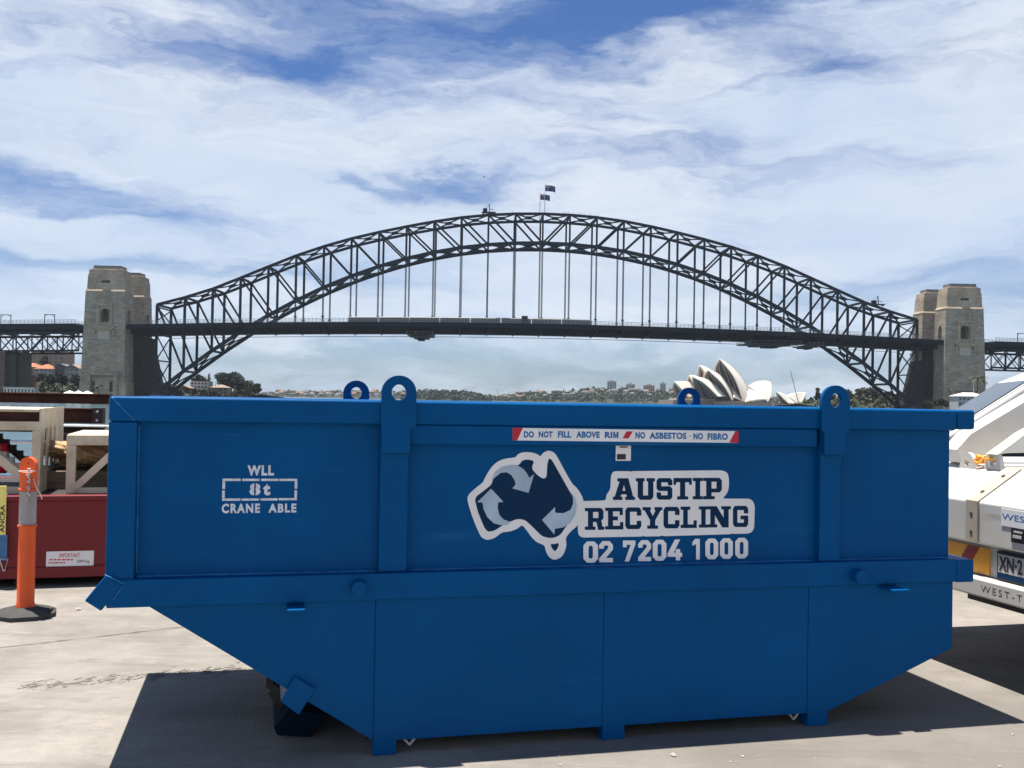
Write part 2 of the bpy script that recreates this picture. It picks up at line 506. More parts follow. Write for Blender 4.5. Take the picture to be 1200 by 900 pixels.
# ------------------------------------------------------------------ mesh helpers
class MB:
    """collects plain solids and links them as one mesh object"""
    def __init__(self):
        self.v, self.f, self.m = [], [], []

    def add(self, vs, fs, mi=0):
        o = len(self.v)
        self.v += [tuple(p) for p in vs]
        self.f += [tuple(i + o for i in f) for f in fs]
        self.m += [mi] * len(fs)
        return self

    def box(self, lo, hi, mi=0):
        (a, b, c), (d, e, f) = lo, hi
        return self.add([(a, b, c), (d, b, c), (d, e, c), (a, e, c), (a, b, f), (d, b, f), (d, e, f), (a, e, f)],
                        [(0, 3, 2, 1), (4, 5, 6, 7), (0, 1, 5, 4), (1, 2, 6, 5), (2, 3, 7, 6), (3, 0, 4, 7)], mi)

    def frustum(self, lo, hi, mi=0):
        """lo, hi = (x0, x1, y0, y1, z)"""
        vs = []
        for (x0, x1, y0, y1, z) in (lo, hi):
            vs += [(x0, y0, z), (x1, y0, z), (x1, y1, z), (x0, y1, z)]
        return self.add(vs, [(0, 3, 2, 1), (4, 5, 6, 7), (0, 1, 5, 4), (1, 2, 6, 5), (2, 3, 7, 6), (3, 0, 4, 7)], mi)

    def bar(self, p, q, w, h=None, up=(0, 0, 1), mi=0):
        p, q = Vector(p), Vector(q)
        h = w if h is None else h
        d = (q - p).normalized()
        u = Vector(up)
        if abs(d.dot(u)) > 0.98:
            u = Vector((0, 1, 0))
        s = d.cross(u).normalized()
        t = s.cross(d).normalized()
        s, t = s * w / 2, t * h / 2
        vs = [p - s - t, p + s - t, p + s + t, p - s + t, q - s - t, q + s - t, q + s + t, q - s + t]
        return self.add(vs, [(0, 3, 2, 1), (4, 5, 6, 7), (0, 1, 5, 4), (1, 2, 6, 5), (2, 3, 7, 6), (3, 0, 4, 7)], mi)

    def tube(self, pts, r, n=8, mi=0, cap=True):
        pts = [Vector(p) for p in pts]
        rs = r if isinstance(r, (list, tuple)) else [r] * len(pts)
        vs, fs = [], []
        for i, p in enumerate(pts):
            a = pts[max(0, i - 1)]
            b = pts[min(len(pts) - 1, i + 1)]
            d = (b - a).normalized()
            u = Vector((0, 0, 1)) if abs(d.z) < 0.95 else Vector((1, 0, 0))
            s = d.cross(u).normalized()
            t = s.cross(d)
            for k in range(n):
                an = 2 * math.pi * k / n
                vs.append(p + (s * math.cos(an) + t * math.sin(an)) * rs[i])
        for i in range(len(pts) - 1):
            for k in range(n):
                k2 = (k + 1) % n
                fs.append((i * n + k, i * n + k2, (i + 1) * n + k2, (i + 1) * n + k))
        if cap:
            fs.append(tuple(reversed(range(n))))
            fs.append(tuple((len(pts) - 1) * n + k for k in range(n)))
        return self.add(vs, fs, mi)

    def lathe(self, prof, n=24, c=(0, 0, 0), mi=0):
        vs, fs = [], []
        for (r, z) in prof:
            for k in range(n):
                a = 2 * math.pi * k / n
                vs.append((c[0] + r * math.cos(a), c[1] + r * math.sin(a), c[2] + z))
        for i in range(len(prof) - 1):
            for k in range(n):
                k2 = (k + 1) % n
                fs.append((i * n + k, i * n + k2, (i + 1) * n + k2, (i + 1) * n + k))
        fs.append(tuple(reversed(range(n))))
        fs.append(tuple((len(prof) - 1) * n + k for k in range(n)))
        return self.add(vs, fs, mi)

    def prism(self, pts, y0, y1, mi=0):
        """outline in x, z carried from y0 to y1"""
        n = len(pts)
        vs = [(x, y0, z) for x, z in pts] + [(x, y1, z) for x, z in pts]
        fs = [tuple(range(n)), tuple(reversed(range(n, 2 * n)))]
        fs += [(i, i + n, (i + 1) % n + n, (i + 1) % n) for i in range(n)]
        return self.add(vs, fs, mi)

    def build(self, name, mats, parent=None, smooth=False, bevel=0.0, loc=None):
        me = bpy.data.meshes.new(name)
        me.from_pydata(self.v, [], self.f)
        mats = mats if isinstance(mats, (list, tuple)) else [mats]
        for m in mats:
            me.materials.append(m)
        if len(mats) > 1:
            me.polygons.foreach_set('material_index', self.m)
        bm = bmesh.new()
        bm.from_mesh(me)
        bmesh.ops.recalc_face_normals(bm, faces=bm.faces)
        bm.to_mesh(me)
        bm.free()
        return link(name, me, parent, smooth, bevel, loc)


def link(name, me, parent=None, smooth=False, bevel=0.0, loc=None):
    if smooth:
        me.polygons.foreach_set('use_smooth', [True] * len(me.polygons))
        if smooth != 'all':
            me.set_sharp_from_angle(angle=R(40))
    o = bpy.data.objects.new(name, me)
    COL.objects.link(o)
    if parent:
        o.parent = parent
    if loc is not None:
        o.location = loc
    if bevel:
        bv = o.modifiers.new('bevel', 'BEVEL')
        bv.width = bevel
        bv.segments = 2
        bv.limit_method = 'ANGLE'
        bv.angle_limit = R(50)
        me.polygons.foreach_set('use_smooth', [True] * len(me.polygons))
        bv.harden_normals = True
    return o


def tag(o, label, cat, group=None, kind=None):
    if label:
        o['label'] = label
    if cat:
        o['category'] = cat
    if group:
        o['group'] = group
    if kind:
        o['kind'] = kind
    return o


def thing(name, label, cat, loc=(0, 0, 0), rz=0.0, group=None):
    o = bpy.data.objects.new(name, None)
    COL.objects.link(o)
    o.empty_display_size = 0.3
    o.location = loc
    o.rotation_euler = (0, 0, rz)
    return tag(o, label, cat, group)


def dup(root, loc, rz=0.0, label=None, scale=None, parent=None):
    r = root.copy()
    COL.objects.link(r)
    r.location = loc
    r.rotation_euler = (0, 0, rz)
    if scale:
        r.scale = scale if isinstance(scale, (tuple, list)) else (scale,) * 3
    if label:
        r['label'] = label
    for ch in list(root.children):
        c = ch.copy()
        COL.objects.link(c)
        c.parent = r
        for g in list(ch.children):
            d = g.copy()
            COL.objects.link(d)
            d.parent = c
    return r


def outline_mesh(name, polys, y0, y1):
    """flat outlines with holes (x, z) filled and carried from y0 (front) to y1"""
    cu = bpy.data.curves.new(name, 'CURVE')
    cu.dimensions = '2D'
    cu.fill_mode = 'BOTH'
    cu.extrude = abs(y1 - y0) / 2
    for p in polys:
        s = cu.splines.new('POLY')
        s.points.add(len(p) - 1)
        for q, (a, b) in zip(s.points, p):
            q.co = (a, b, 0, 1)
        s.use_cyclic_u = True
    o = bpy.data.objects.new(name, cu)
    me = bpy.data.meshes.new_from_object(o)
    bpy.data.objects.remove(o)
    bpy.data.curves.remove(cu)
    me.transform(Matrix.Translation((0, (y0 + y1) / 2, 0)) @ Matrix.Rotation(R(90), 4, 'X'))
    me.name = name
    return me


def outline(name, polys, y0, y1, m, parent=None, bevel=0.0):
    me = outline_mesh(name, polys, y0, y1)
    me.materials.clear()
    me.materials.append(m)
    return link(name, me, parent, False, bevel)


def text_mesh(name, s, x0, x1, z0, z1, y0, y1, bold=0.0, spacing=1.0):
    cu = bpy.data.curves.new(name, 'FONT')
    cu.body = s
    cu.size = 1.0
    cu.offset = bold
    cu.space_character = spacing
    cu.extrude = 0.5
    cu.resolution_u = 4
    o = bpy.data.objects.new(name, cu)
    me = bpy.data.meshes.new_from_object(o)
    bpy.data.objects.remove(o)
    bpy.data.curves.remove(cu)
    xs = [v.co.x for v in me.vertices]
    ys = [v.co.y for v in me.vertices]
    ax, bx, ay, by = min(xs), max(xs), min(ys), max(ys)
    for v in me.vertices:
        x, y, z = v.co
        v.co = (x0 + (x - ax) / (bx - ax) * (x1 - x0), (y0 + y1) / 2 - z * abs(y1 - y0), z0 + (y - ay) / (by - ay) * (z1 - z0))
    me.name = name
    me.materials.clear()
    return me


def text(name, s, x0, x1, z0, z1, y0, y1, m, parent=None, bold=0.02, spacing=1.0):
    me = text_mesh(name, s, x0, x1, z0, z1, y0, y1, bold, spacing)
    me.materials.append(m)
    return link(name, me, parent)


def smooth_loop(p, n=3):
    """Catmull-Rom through a closed outline"""
    out = []
    k = len(p)
    for i in range(k):
        a, b, c, d = p[i - 1], p[i], p[(i + 1) % k], p[(i + 2) % k]
        for j in range(n):
            t = j / n
            out.append(tuple(0.5 * (2 * b[q] + (c[q] - a[q]) * t + (2 * a[q] - 5 * b[q] + 4 * c[q] - d[q]) * t * t
                                    + (3 * b[q] - a[q] - 3 * c[q] + d[q]) * t ** 3) for q in (0, 1)))
    return out


def round_poly(p, r, n=4):
    """outline with its corners rounded"""
    out = []
    k = len(p)
    for i in range(k):
        a, b, c = Vector(p[i - 1]), Vector(p[i]), Vector(p[(i + 1) % k])
        u, v = (a - b), (c - b)
        d = min(r, u.length * 0.48, v.length * 0.48)
        s, e = b + u.normalized() * d, b + v.normalized() * d
        for j in range(n + 1):
            t = j / n
            q = s * (1 - t) ** 2 + b * 2 * t * (1 - t) + e * t * t
            out.append((q.x, q.y))
    return out

# ------------------------------------------------------------------ ground, quay and water
WATER = -4.0
mb = MB()
mb.box((-60, -40, -6), (60, 17.0, -0.02))
tag(mb.build('quay_wall', M['rib']), None, None, kind='structure')
me = bpy.data.meshes.new('quay_ground')
me.from_pydata([(-60, -40, 0), (60, -40, 0), (60, 17.0, 0), (-60, 17.0, 0)], [], [(0, 1, 2, 3)])
me.materials.append(M['concrete'])
tag(link('quay_ground', me), None, None, kind='structure')


def ground_px(px, py, z=0.0):
    d = ray(px, py)
    return Vector((0, 0, EYE)) + d * ((z - EYE) / d.z)


# joints between the slabs, worn ragged
mb = MB()
jl = [((-5, 760), (330, 722)), ((1010, 768), (1230, 775))]
for (a, b) in jl:
    p, q = ground_px(*a), ground_px(*b)
    n = 40
    d = (q - p).normalized()
    s = Vector((-d.y, d.x, 0))
    vs = []
    for i in range(n + 1):
        c = p.lerp(q, i / n) + s * random.uniform(-0.004, 0.004)
        w = random.uniform(0.0015, 0.0065)
        vs += [(c + s * w).to_tuple()[:2] + (0.004,), (c - s * w).to_tuple()[:2] + (0.004,)]
    mb.add(vs, [(2 * i, 2 * i + 1, 2 * i + 3, 2 * i + 2) for i in range(n)])
tag(mb.build('ground_joints', M['joint']), None, None, kind='structure')
me = bpy.data.meshes.new('harbour_water')
me.from_pydata([(-5000, 17.5, WATER), (5000, 17.5, WATER), (5000, 6500, WATER), (-5000, 6500, WATER)], [], [(0, 1, 2, 3)])
me.materials.append(M['water'])
tag(link('harbour_water', me), None, None, kind='structure')

# tyre prints: a row of smudged tread blocks
mb = MB()
rng = random.Random(9)
for k in range(9):
    c = ground_px(38 + k * 29.5, 804 - k * 2.6)
    for q in range(26):
        a = c + Vector((rng.gauss(0, 0.028), rng.gauss(0, 0.055), 0))
        l, w = rng.uniform(0.006, 0.03), rng.uniform(0.002, 0.006)
        d = Vector((math.cos(0.9 + rng.uniform(-0.4, 0.4)), math.sin(0.9), 0)) * l
        s = Vector((-d.y, d.x, 0)).normalized() * w
        mb.add([(p.x, p.y, 0.003 + 0.00005 * q) for p in (a - d - s, a + d - s * 0.4, a + d + s, a - d + s * 0.6)], [(0, 1, 2, 3)])
tag(mb.build('tyre_marks', M['tyre_mark']), None, None, kind='structure')

# ------------------------------------------------------------------ the summer haze over the harbour
hz = MB().box((-5200, -60, -8), (5200, 6700, 560)).build('haze', M['water'])
hm_ = bpy.data.materials.new('haze')
hm_.use_nodes = True
hm_.node_tree.nodes.clear()
pv = hm_.node_tree.nodes.new('ShaderNodeVolumePrincipled')
pv.inputs['Color'].default_value = (0.80, 0.89, 1.0, 1)
pv.inputs['Density'].default_value = HAZE
pv.inputs['Anisotropy'].default_value = 0.2
ho = hm_.node_tree.nodes.new('ShaderNodeOutputMaterial')
hm_.node_tree.links.new(pv.outputs[0], ho.inputs['Volume'])
hz.data.materials.clear()
hz.data.materials.append(hm_)
tag(hz, 'pale summer haze over the harbour', None, kind='stuff')

# ------------------------------------------------------------------ the arch bridge
BYAW = R(1.706)
B0 = Vector((18.63, 666.15, 0))


def bw(x, y, z=0.0):
    return Vector((B0.x + x * math.cos(BYAW) - y * math.sin(BYAW), B0.y + x * math.sin(BYAW) + y * math.cos(BYAW), z))


def strip(mb, pts, w, h, y, mi=0):
    """rectangular member swept through points in the x, z plane at depth y"""
    n = len(pts)
    vs, fs = [], []
    for i, (x, z) in enumerate(pts):
        a, b = pts[max(0, i - 1)], pts[min(n - 1, i + 1)]
        d = Vector((b[0] - a[0], b[1] - a[1])).normalized()
        nx, nz = -d.y * h / 2, d.x * h / 2
        vs += [(x + nx, y - w / 2, z + nz), (x + nx, y + w / 2, z + nz), (x - nx, y + w / 2, z - nz), (x - nx, y - w / 2, z - nz)]
    for i in range(n - 1):
        for k in range(4):
            k2 = (k + 1) % 4
            fs.append((i * 4 + k, i * 4 + k2, i * 4 + 4 + k2, i * 4 + 4 + k))
    fs += [(0, 1, 2, 3), tuple(reversed([(n - 1) * 4 + k for k in range(4)]))]
    return mb.add(vs, fs, mi)


bridge = thing('arch_bridge', 'dark grey steel arch bridge with hanging deck between two pairs of stone towers', 'bridge', B0, BYAW)
HT = [60.3, 65.4, 71.4, 79.0, 86.8, 94.4, 100.9, 106.5, 111.1, 115.2, 118.9, 122.0, 124.1, 125.3, 125.7]
XK = [-252 + 18 * k for k in range(29)]
ZT = [HT[min(k, 28 - k)] - 0.7 for k in range(29)]
ZB = [2.0 + 104.2 * (1 - abs(x / 252) ** 2.08) - 0.7 for x in XK]


def deck_z(x):
    return 45.7 + 6.0 * (1 - (x / 275.0) ** 2)


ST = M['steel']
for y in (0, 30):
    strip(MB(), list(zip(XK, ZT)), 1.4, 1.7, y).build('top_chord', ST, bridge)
    strip(MB(), list(zip(XK, ZB)), 1.6, 2.3 if y == 0 else 2.2, y).build('bottom_chord', ST, bridge)
    for k in range(29):
        w = 1.15 + 0.55 * abs(k - 14) / 14
        MB().bar((XK[k], y, ZB[k]), (XK[k], y, ZT[k]), w, 0.9, (0, 1, 0)).build('post', ST, bridge)
        if ZB[k] > deck_z(XK[k]) + 2:
            m_ = MB()
            m_.bar((XK[k] - 0.3, y, deck_z(XK[k]) - 2), (XK[k] - 0.3, y, ZB[k]), 0.42, 0.6, (0, 1, 0))
            m_.bar((XK[k] + 0.3, y, deck_z(XK[k]) - 2), (XK[k] + 0.3, y, ZB[k]), 0.42, 0.6, (0, 1, 0))
            m_.box((XK[k] - 0.9, y - 0.5, deck_z(XK[k]) + 3.4), (XK[k] + 0.9, y + 0.5, deck_z(XK[k]) + 4.3))
            m_.build('hanger', ST, bridge)
    for k in range(14):
        for (a, b) in ((k, k + 1), (28 - k, 27 - k)):
            MB().bar((XK[a], y, ZT[a]), (XK[b], y, ZB[b]), 0.85, 1.1 + 0.3 * abs(7 - k) / 14, (0, 0, 1)).build('diagonal', ST, bridge)
for lev, Z in (('top', ZT), ('bot', ZB)):
    for k in range(29):
        MB().bar((XK[k], 0, Z[k]), (XK[k], 30, Z[k]), 1.0, 1.4).build('cross_strut', ST, bridge)
    for k in range(28):
        m_ = MB()
        c = Vector(((XK[k] + XK[k + 1]) / 2, 15, (Z[k] + Z[k + 1]) / 2))
        for (xa, za, ya) in ((XK[k], Z[k], 0), (XK[k], Z[k], 30), (XK[k + 1], Z[k + 1], 0), (XK[k + 1], Z[k + 1], 30)):
            m_.bar((xa, ya, za), c, 0.75, 0.8)
        d = (Vector((XK[k + 1], 0, Z[k + 1])) - Vector((XK[k], 0, Z[k]))).normalized()
        m_.bar(c - d * 2.3, c + d * 2.3, 4.4, 1.5)
        m_.build('cross_brace', ST, bridge)
for k in (0, 28):
    m_ = MB()
    x = XK[k]
    for (z0, z1) in ((5, 23), (23, 40), (49, 58)):
        m_.bar((x, 0, z0), (x, 30, z1), 0.6)
        m_.bar((x, 30, z0), (x, 0, z1), 0.6)
        m_.bar((x, 0, z1), (x, 30, z1), 0.8)
    m_.build('portal_brace', ST, bridge)
    for y in (0, 30):
        MB().frustum((x - 4, x + 4, y - 3, y + 3, -2), (x - 1.4, x + 1.4, y - 1.6, y + 1.6, 3)).build('bearing', M['rust_dark'], bridge)
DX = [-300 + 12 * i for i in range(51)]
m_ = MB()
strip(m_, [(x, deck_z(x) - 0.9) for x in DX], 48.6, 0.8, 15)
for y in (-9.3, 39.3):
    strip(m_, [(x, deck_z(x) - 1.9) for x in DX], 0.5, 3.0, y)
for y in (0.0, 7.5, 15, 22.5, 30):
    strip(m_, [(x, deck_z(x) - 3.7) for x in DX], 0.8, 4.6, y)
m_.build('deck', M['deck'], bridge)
m_ = MB()
strip(m_, [(x, deck_z(x) - 0.42) for x in DX], 40, 0.1, 15)
m_.build('roadway', M['asphalt'], bridge)
for x in XK:
    m_ = MB()
    z = deck_z(x)
    m_.add([(x - 0.5, yy, zz) for yy, zz in ((-9.2, z - 1.4), (39.2, z - 1.4), (39.2, z - 3.2), (30, z - 6.5), (0, z - 6.5), (-9.2, z - 3.2))]
           + [(x + 0.5, yy, zz) for yy, zz in ((-9.2, z - 1.4), (39.2, z - 1.4), (39.2, z - 3.2), (30, z - 6.5), (0, z - 6.5), (-9.2, z - 3.2))],
           [(0, 1, 2, 3, 4, 5), (11, 10, 9, 8, 7, 6)] + [(i, i + 6, (i + 1) % 6 + 6, (i + 1) % 6) for i in range(6)])
    m_.build('cross_girder', M['deck'], bridge)
for y in (-9.6, 39.6):
    m_ = MB()
    for dz in (0.0, 0.9, 1.9):
        strip(m_, [(x, deck_z(x) + dz) for x in DX], 0.14, 0.22, y)
    for i in range(240):
        x = -299 + i * 2.5
        m_.box((x - 0.1, y - 0.06, deck_z(x) - 0.3), (x + 0.1, y + 0.06, deck_z(x) + 1.95))
    m_.build('parapet_fence', M['steel_pale'], bridge)
for y in (2.0, 28.0):
    m_ = MB()
    strip(m_, [(x, deck_z(x) - 7.6) for x in DX[4:-4]], 0.25, 0.35, y)
    for x in XK[2:-2]:
        m_.bar((x, y, deck_z(x) - 7.6), (x, y, deck_z(x) - 6.2), 0.2)
    m_.build('under_rail', M['steel_pale'], bridge)

# maintenance gantries under the deck
def gantry(cx, length, drop, label, y=14):
    z = deck_z(cx)
    g = thing('maintenance_gantry', label, 'gantry', bw(cx, y, z), BYAW, 'travelling gantries under the deck')
    m_ = MB()
    m_.box((-length / 2, -19, -8.1), (length / 2, 19, -7.5))
    m_.box((-length * 0.3, -16, -8.1 - drop * 0.4), (length * 0.3, 16, -8.05))
    m_.build('platform', M['rust_dark'], g)
    m_ = MB()
    m_.box((-length * 0.12, -6, -8.1 - drop * 0.85), (length * 0.14, 6, -8.1 - drop * 0.38))
    m_.build('cabin', M['deck'], g)
    m_ = MB()
    for x in (-length / 2, -length / 6, length / 6, length / 2):
        m_.bar((x, -18.5, -7.6), (x, -18.5, -5.9), 0.3)
        m_.bar((x, 18.5, -7.6), (x, 18.5, -5.9), 0.3)
    m_.bar((-length / 2, -18.5, -6.4), (length / 2, -18.5, -6.4), 0.2)
    m_.bar((-length / 2, 18.5, -6.4), (length / 2, 18.5, -6.4), 0.2)
    m_.bar((-length / 2, -18.5, -6.5), (-length / 2, 18.5, -6.5), 0.2)
    m_.build('hanging_rail', M['steel_pale'], g)


gantry(-80, 17, 3.6, 'small dark gantry slung under the deck left of the arch crown')
gantry(156, 34, 2.6, 'long dark gantry slung under the deck above the white sail roofs')
gantry(183, 9, 2.2, 'short boxy gantry under the deck where the arch passes through')

# maintenance crane cars on the upper chord
def chord_z(x):
    for k in range(28):
        if XK[k] <= x <= XK[k + 1]:
            return ZT[k] + (ZT[k + 1] - ZT[k]) * (x - XK[k]) / 18 + 0.75


def chord_crane(x, label):
    c = thing('crane_car', label, 'crane', bw(x, 0, chord_z(x) + 0.5), BYAW)
    m_ = MB()
    m_.box((-4.6, -1.6, 0), (4.6, 1.6, 0.7))
    for dx in (-3.6, 3.6):
        for dy in (-1.0, 1.0):
            m_.tube([(dx, dy - 0.25, -0.1), (dx, dy + 0.25, -0.1)], 0.55, 10)
    m_.build('bogie', M['rust_dark'], c)
    m_ = MB()
    m_.box((-3.8, -1.3, 0.7), (-1.0, 1.3, 3.0))
    m_.build('winch_house', M['deck'], c)
    m_ = MB()
    m_.bar((0.6, 0, 0.7), (0.2, 0, 6.2), 0.55)
    m_.bar((0.2, 0, 3.0), (3.2, 0, 2.2), 0.35)
    m_.bar((-2.4, 0, 3.0), (0.2, 0, 5.6), 0.16)
    m_.build('jib', M['rust_dark'], c)


chord_crane(-36, 'little maintenance crane standing on the arch top left of the flags')
chord_crane(225, 'little maintenance crane low on the arch beside the right towers')

# flags at the crown
def flag(x, y, zpole, label, pole_label):
    z0 = chord_z(0)
    p = MB()
    p.tube([(0, 0, 0), (0, 0, zpole)], [0.28, 0.16], 8)
    p.lathe([(0.05, zpole), (0.3, zpole + 0.15), (0.3, zpole + 0.4), (0.05, zpole + 0.55)], 8)
    po = p.build('flagpole', M['galv'], None, loc=bw(x, y, z0))
    tag(po, pole_label, 'flagpole', 'flagpoles at the arch crown')
    fl = thing('flag', label, 'flag', bw(x, y, z0 + zpole), BYAW, 'flags at the arch crown')
    W_, H_ = 6.6, 3.9

    def P(u, v, o=0.0):
        return (0.3 + u * W_, 0.5 * math.sin(u * 7 + v) * u - o, -0.3 - (1 - v) * H_ - 0.7 * u * u)

    def patch(u0, u1, v0, v1, o, mi, mbx, n=10):
        vs, fs = [], []
        for i in range(n + 1):
            for v in (v0, v1):
                vs.append(P(u0 + (u1 - u0) * i / n, v, o))
        for i in range(n):
            fs.append((2 * i, 2 * i + 2, 2 * i + 3, 2 * i + 1))
        # a back face a hand's breadth behind gives the cloth its thickness
        mbx.add(vs, fs, mi)
    c = MB()
    patch(0, 1, 0, 1, 0, 0, c)
    o = c.build('field', M['flag_blue'], fl)
    so = o.modifiers.new('thick', 'SOLIDIFY')
    so.thickness = 0.05
    c = MB()
    for sgn in (0.06, -0.06):
        patch(0, 0.5, 0.70, 0.80, sgn, 0, c)
        patch(0.22, 0.28, 0.5, 1.0, sgn * 1.02, 0, c)
    c.build('canton_cross', M['flag_red'], fl)
    c = MB()
    for sgn in (0.05, -0.05):
        patch(0, 0.5, 0.66, 0.84, sgn * 0.9, 0, c)
        patch(0.20, 0.30, 0.5, 1.0, sgn * 0.95, 0, c)
    c.build('canton_border', M['flag_white'], fl)
    c = MB()
    for (u, v, r) in ((0.25, 0.24, 0.07), (0.75, 0.82, 0.045), (0.75, 0.16, 0.045), (0.64, 0.54, 0.04), (0.87, 0.62, 0.04)):
        for sgn in (0.05, -0.05):
            patch(u - r * 0.6, u + r * 0.6, v - r * 1.1, v + r * 1.1, sgn, 0, c, 1)
    c.build('star', M['flag_white'], fl)


flag(1.0, 0, 18.6, 'navy ensign with red cross canton, the higher of the two flags', 'taller slim pole carrying the higher flag at the arch crown')
flag(-0.6, 30, 18.7, 'navy ensign with red cross canton, the lower of the two flags', 'shorter slim pole carrying the lower flag at the arch crown')

# people walking over the arch
def climber_mesh():
    me = bpy.data.meshes.new('climber')
    V = [(0, 0, 0.95), (0, 0, 1.2), (0, 0, 1.42), (0.02, 0, 1.54), (0.03, 0, 1.68),
         (0, 0.1, 0.9), (0.1, 0.11, 0.5), (0.02, 0.11, 0.08), (0.16, 0.12, 0.04),
         (0, -0.1, 0.9), (-0.05, -0.11, 0.5), (-0.2, -0.11, 0.1), (-0.08, -0.12, 0.05),
         (0, 0.2, 1.4), (0.05, 0.26, 1.12), (0.2, 0.24, 0.95), (0, -0.2, 1.4), (-0.05, -0.26, 1.12), (0.1, -0.24, 0.92)]
    E_ = [(0, 1), (1, 2), (2, 3), (3, 4), (0, 5), (5, 6), (6, 7), (7, 8), (0, 9), (9, 10), (10, 11), (11, 12), (2, 13), (13, 14), (14, 15),
          (2, 16), (16, 17), (17, 18)]
    rad = [0.15, 0.14, 0.15, 0.06, 0.11, 0.1, 0.075, 0.05, 0.04, 0.1, 0.075, 0.05, 0.04, 0.06, 0.045, 0.04, 0.06, 0.045, 0.04]
    me.from_pydata(V, E_, [])
    o = bpy.data.objects.new('climber', me)
    COL.objects.link(o)
    sk = o.modifiers.new('skin', 'SKIN')
    for i, r in enumerate(rad):
        me.skin_vertices[0].data[i].radius = (r, r)
    me.skin_vertices[0].data[0].use_root = True
    su = o.modifiers.new('sub', 'SUBSURF')
    su.levels = su.render_levels = 1
    dg = bpy.context.evaluated_depsgraph_get()
    out = bpy.data.meshes.new_from_object(o.evaluated_get(dg))
    bpy.data.objects.remove(o)
    out.materials.clear()
    out.materials.append(M['cloth_grey'])
    return out


cm = climber_mesh()
for i, x in enumerate((14, 15.6, 17.2, 20.5, 23.6, 25.2, 27.4, 30.8, 32.4, 34.6, 36.6, -20)):
    o = bpy.data.objects.new('person', cm)
    COL.objects.link(o)
    o.location = bw(x, 0, chord_z(x) - 0.02)
    o.rotation_euler = (0, 0, BYAW + (math.pi if i % 3 == 0 else 0))
    tag(o, 'person in grey overalls walking along the top of the arch', 'person', 'climbers on the arch')

# train and road traffic on the deck
tr = thing('train', 'long pale passenger train crossing the bridge deck', 'train', bw(-47.5, -4.5, 0), BYAW)
for i in range(8):
    x0 = -79 + i * 20
    m_ = MB()
    xa, xb = x0, x0 + 19.4
    za, zb = deck_z(xa - 47.5) - 0.1, deck_z(xb - 47.5) - 0.1
    prof = [(-1.45, 0.9), (1.45, 0.9), (1.5, 2.2), (1.35, 3.9), (0.8, 4.35), (-0.8, 4.35), (-1.35, 3.9), (-1.5, 2.2)]
    m_.add([(xa, y, z + za - 0.9) for y, z in prof] + [(xb, y, z + zb - 0.9) for y, z in prof],
           [tuple(range(8)), tuple(reversed(range(8, 16)))] + [(k, k + 8, (k + 1) % 8 + 8, (k + 1) % 8) for k in range(8)])
    c = m_.build('carriage', M['train'], tr)
    m_ = MB()
    for q in (2.0, 0.75):
        for s in range(7):
            xx = xa + 1.6 + s * 2.4
            zz = za + (zb - za) * (xx - xa) / 19.4
            m_.box((xx, -1.53, zz + q), (xx + 1.7, -1.40, zz + q + 0.8))
    m_.build('window', M['win'], c)
vn = thing('delivery_truck', 'small dark box truck on the bridge deck beside the train', 'truck', bw(-10.5, -7.6, deck_z(-10.5) - 0.35), BYAW)
MB().box((-2.8, -1.1, 0.6), (1.2, 1.1, 5.0)).build('box_body', M['rust_dark'], vn, bevel=0.1)
MB().prism([(1.25, 0.5), (3.2, 0.5), (3.2, 1.5), (2.7, 2.5), (1.25, 2.6)], -1.0, 1.0).build('cab', M['slate'], vn)
for dx in (-1.8, 2.2):
    for dy in (-0.95, 0.95):
        MB().tube([(dx, dy - 0.12, 0.42), (dx, dy + 0.12, 0.42)], 0.42, 12).build('wheel', M['tyre'], vn)


# ------------------------------------------------------------------ stone towers
def cut(o, cutters):
    for c in cutters:
        c_o = bpy.data.objects.new('cutter', c)
        COL.objects.link(c_o)
        c_o.location = o.location
        c_o.rotation_euler = o.rotation_euler
        c_o.parent = o.parent
        b = o.modifiers.new('cut', 'BOOLEAN')
        b.operation = 'DIFFERENCE'
        b.solver = 'EXACT'
        b.object = c_o
    bpy.context.view_layer.update()
    dg = bpy.context.evaluated_depsgraph_get()
    me = bpy.data.meshes.new_from_object(o.evaluated_get(dg))
    old = [m.object for m in o.modifiers if m.type == 'BOOLEAN']
    o.modifiers.clear()
    o.data = me
    for c in old:
        bpy.data.objects.remove(c)


def arch_pts(hw, z0, z1, n=8):
    zs = z1 - hw
    return [(-hw, z0), (hw, z0)] + [(hw * math.cos(math.pi * i / n), zs + hw * math.sin(math.pi * i / n)) for i in range(n + 1)]


def mesh_of(mb):
    o = mb.build('tmp', M['void'])
    me = o.data
    bpy.data.objects.remove(o)
    return me


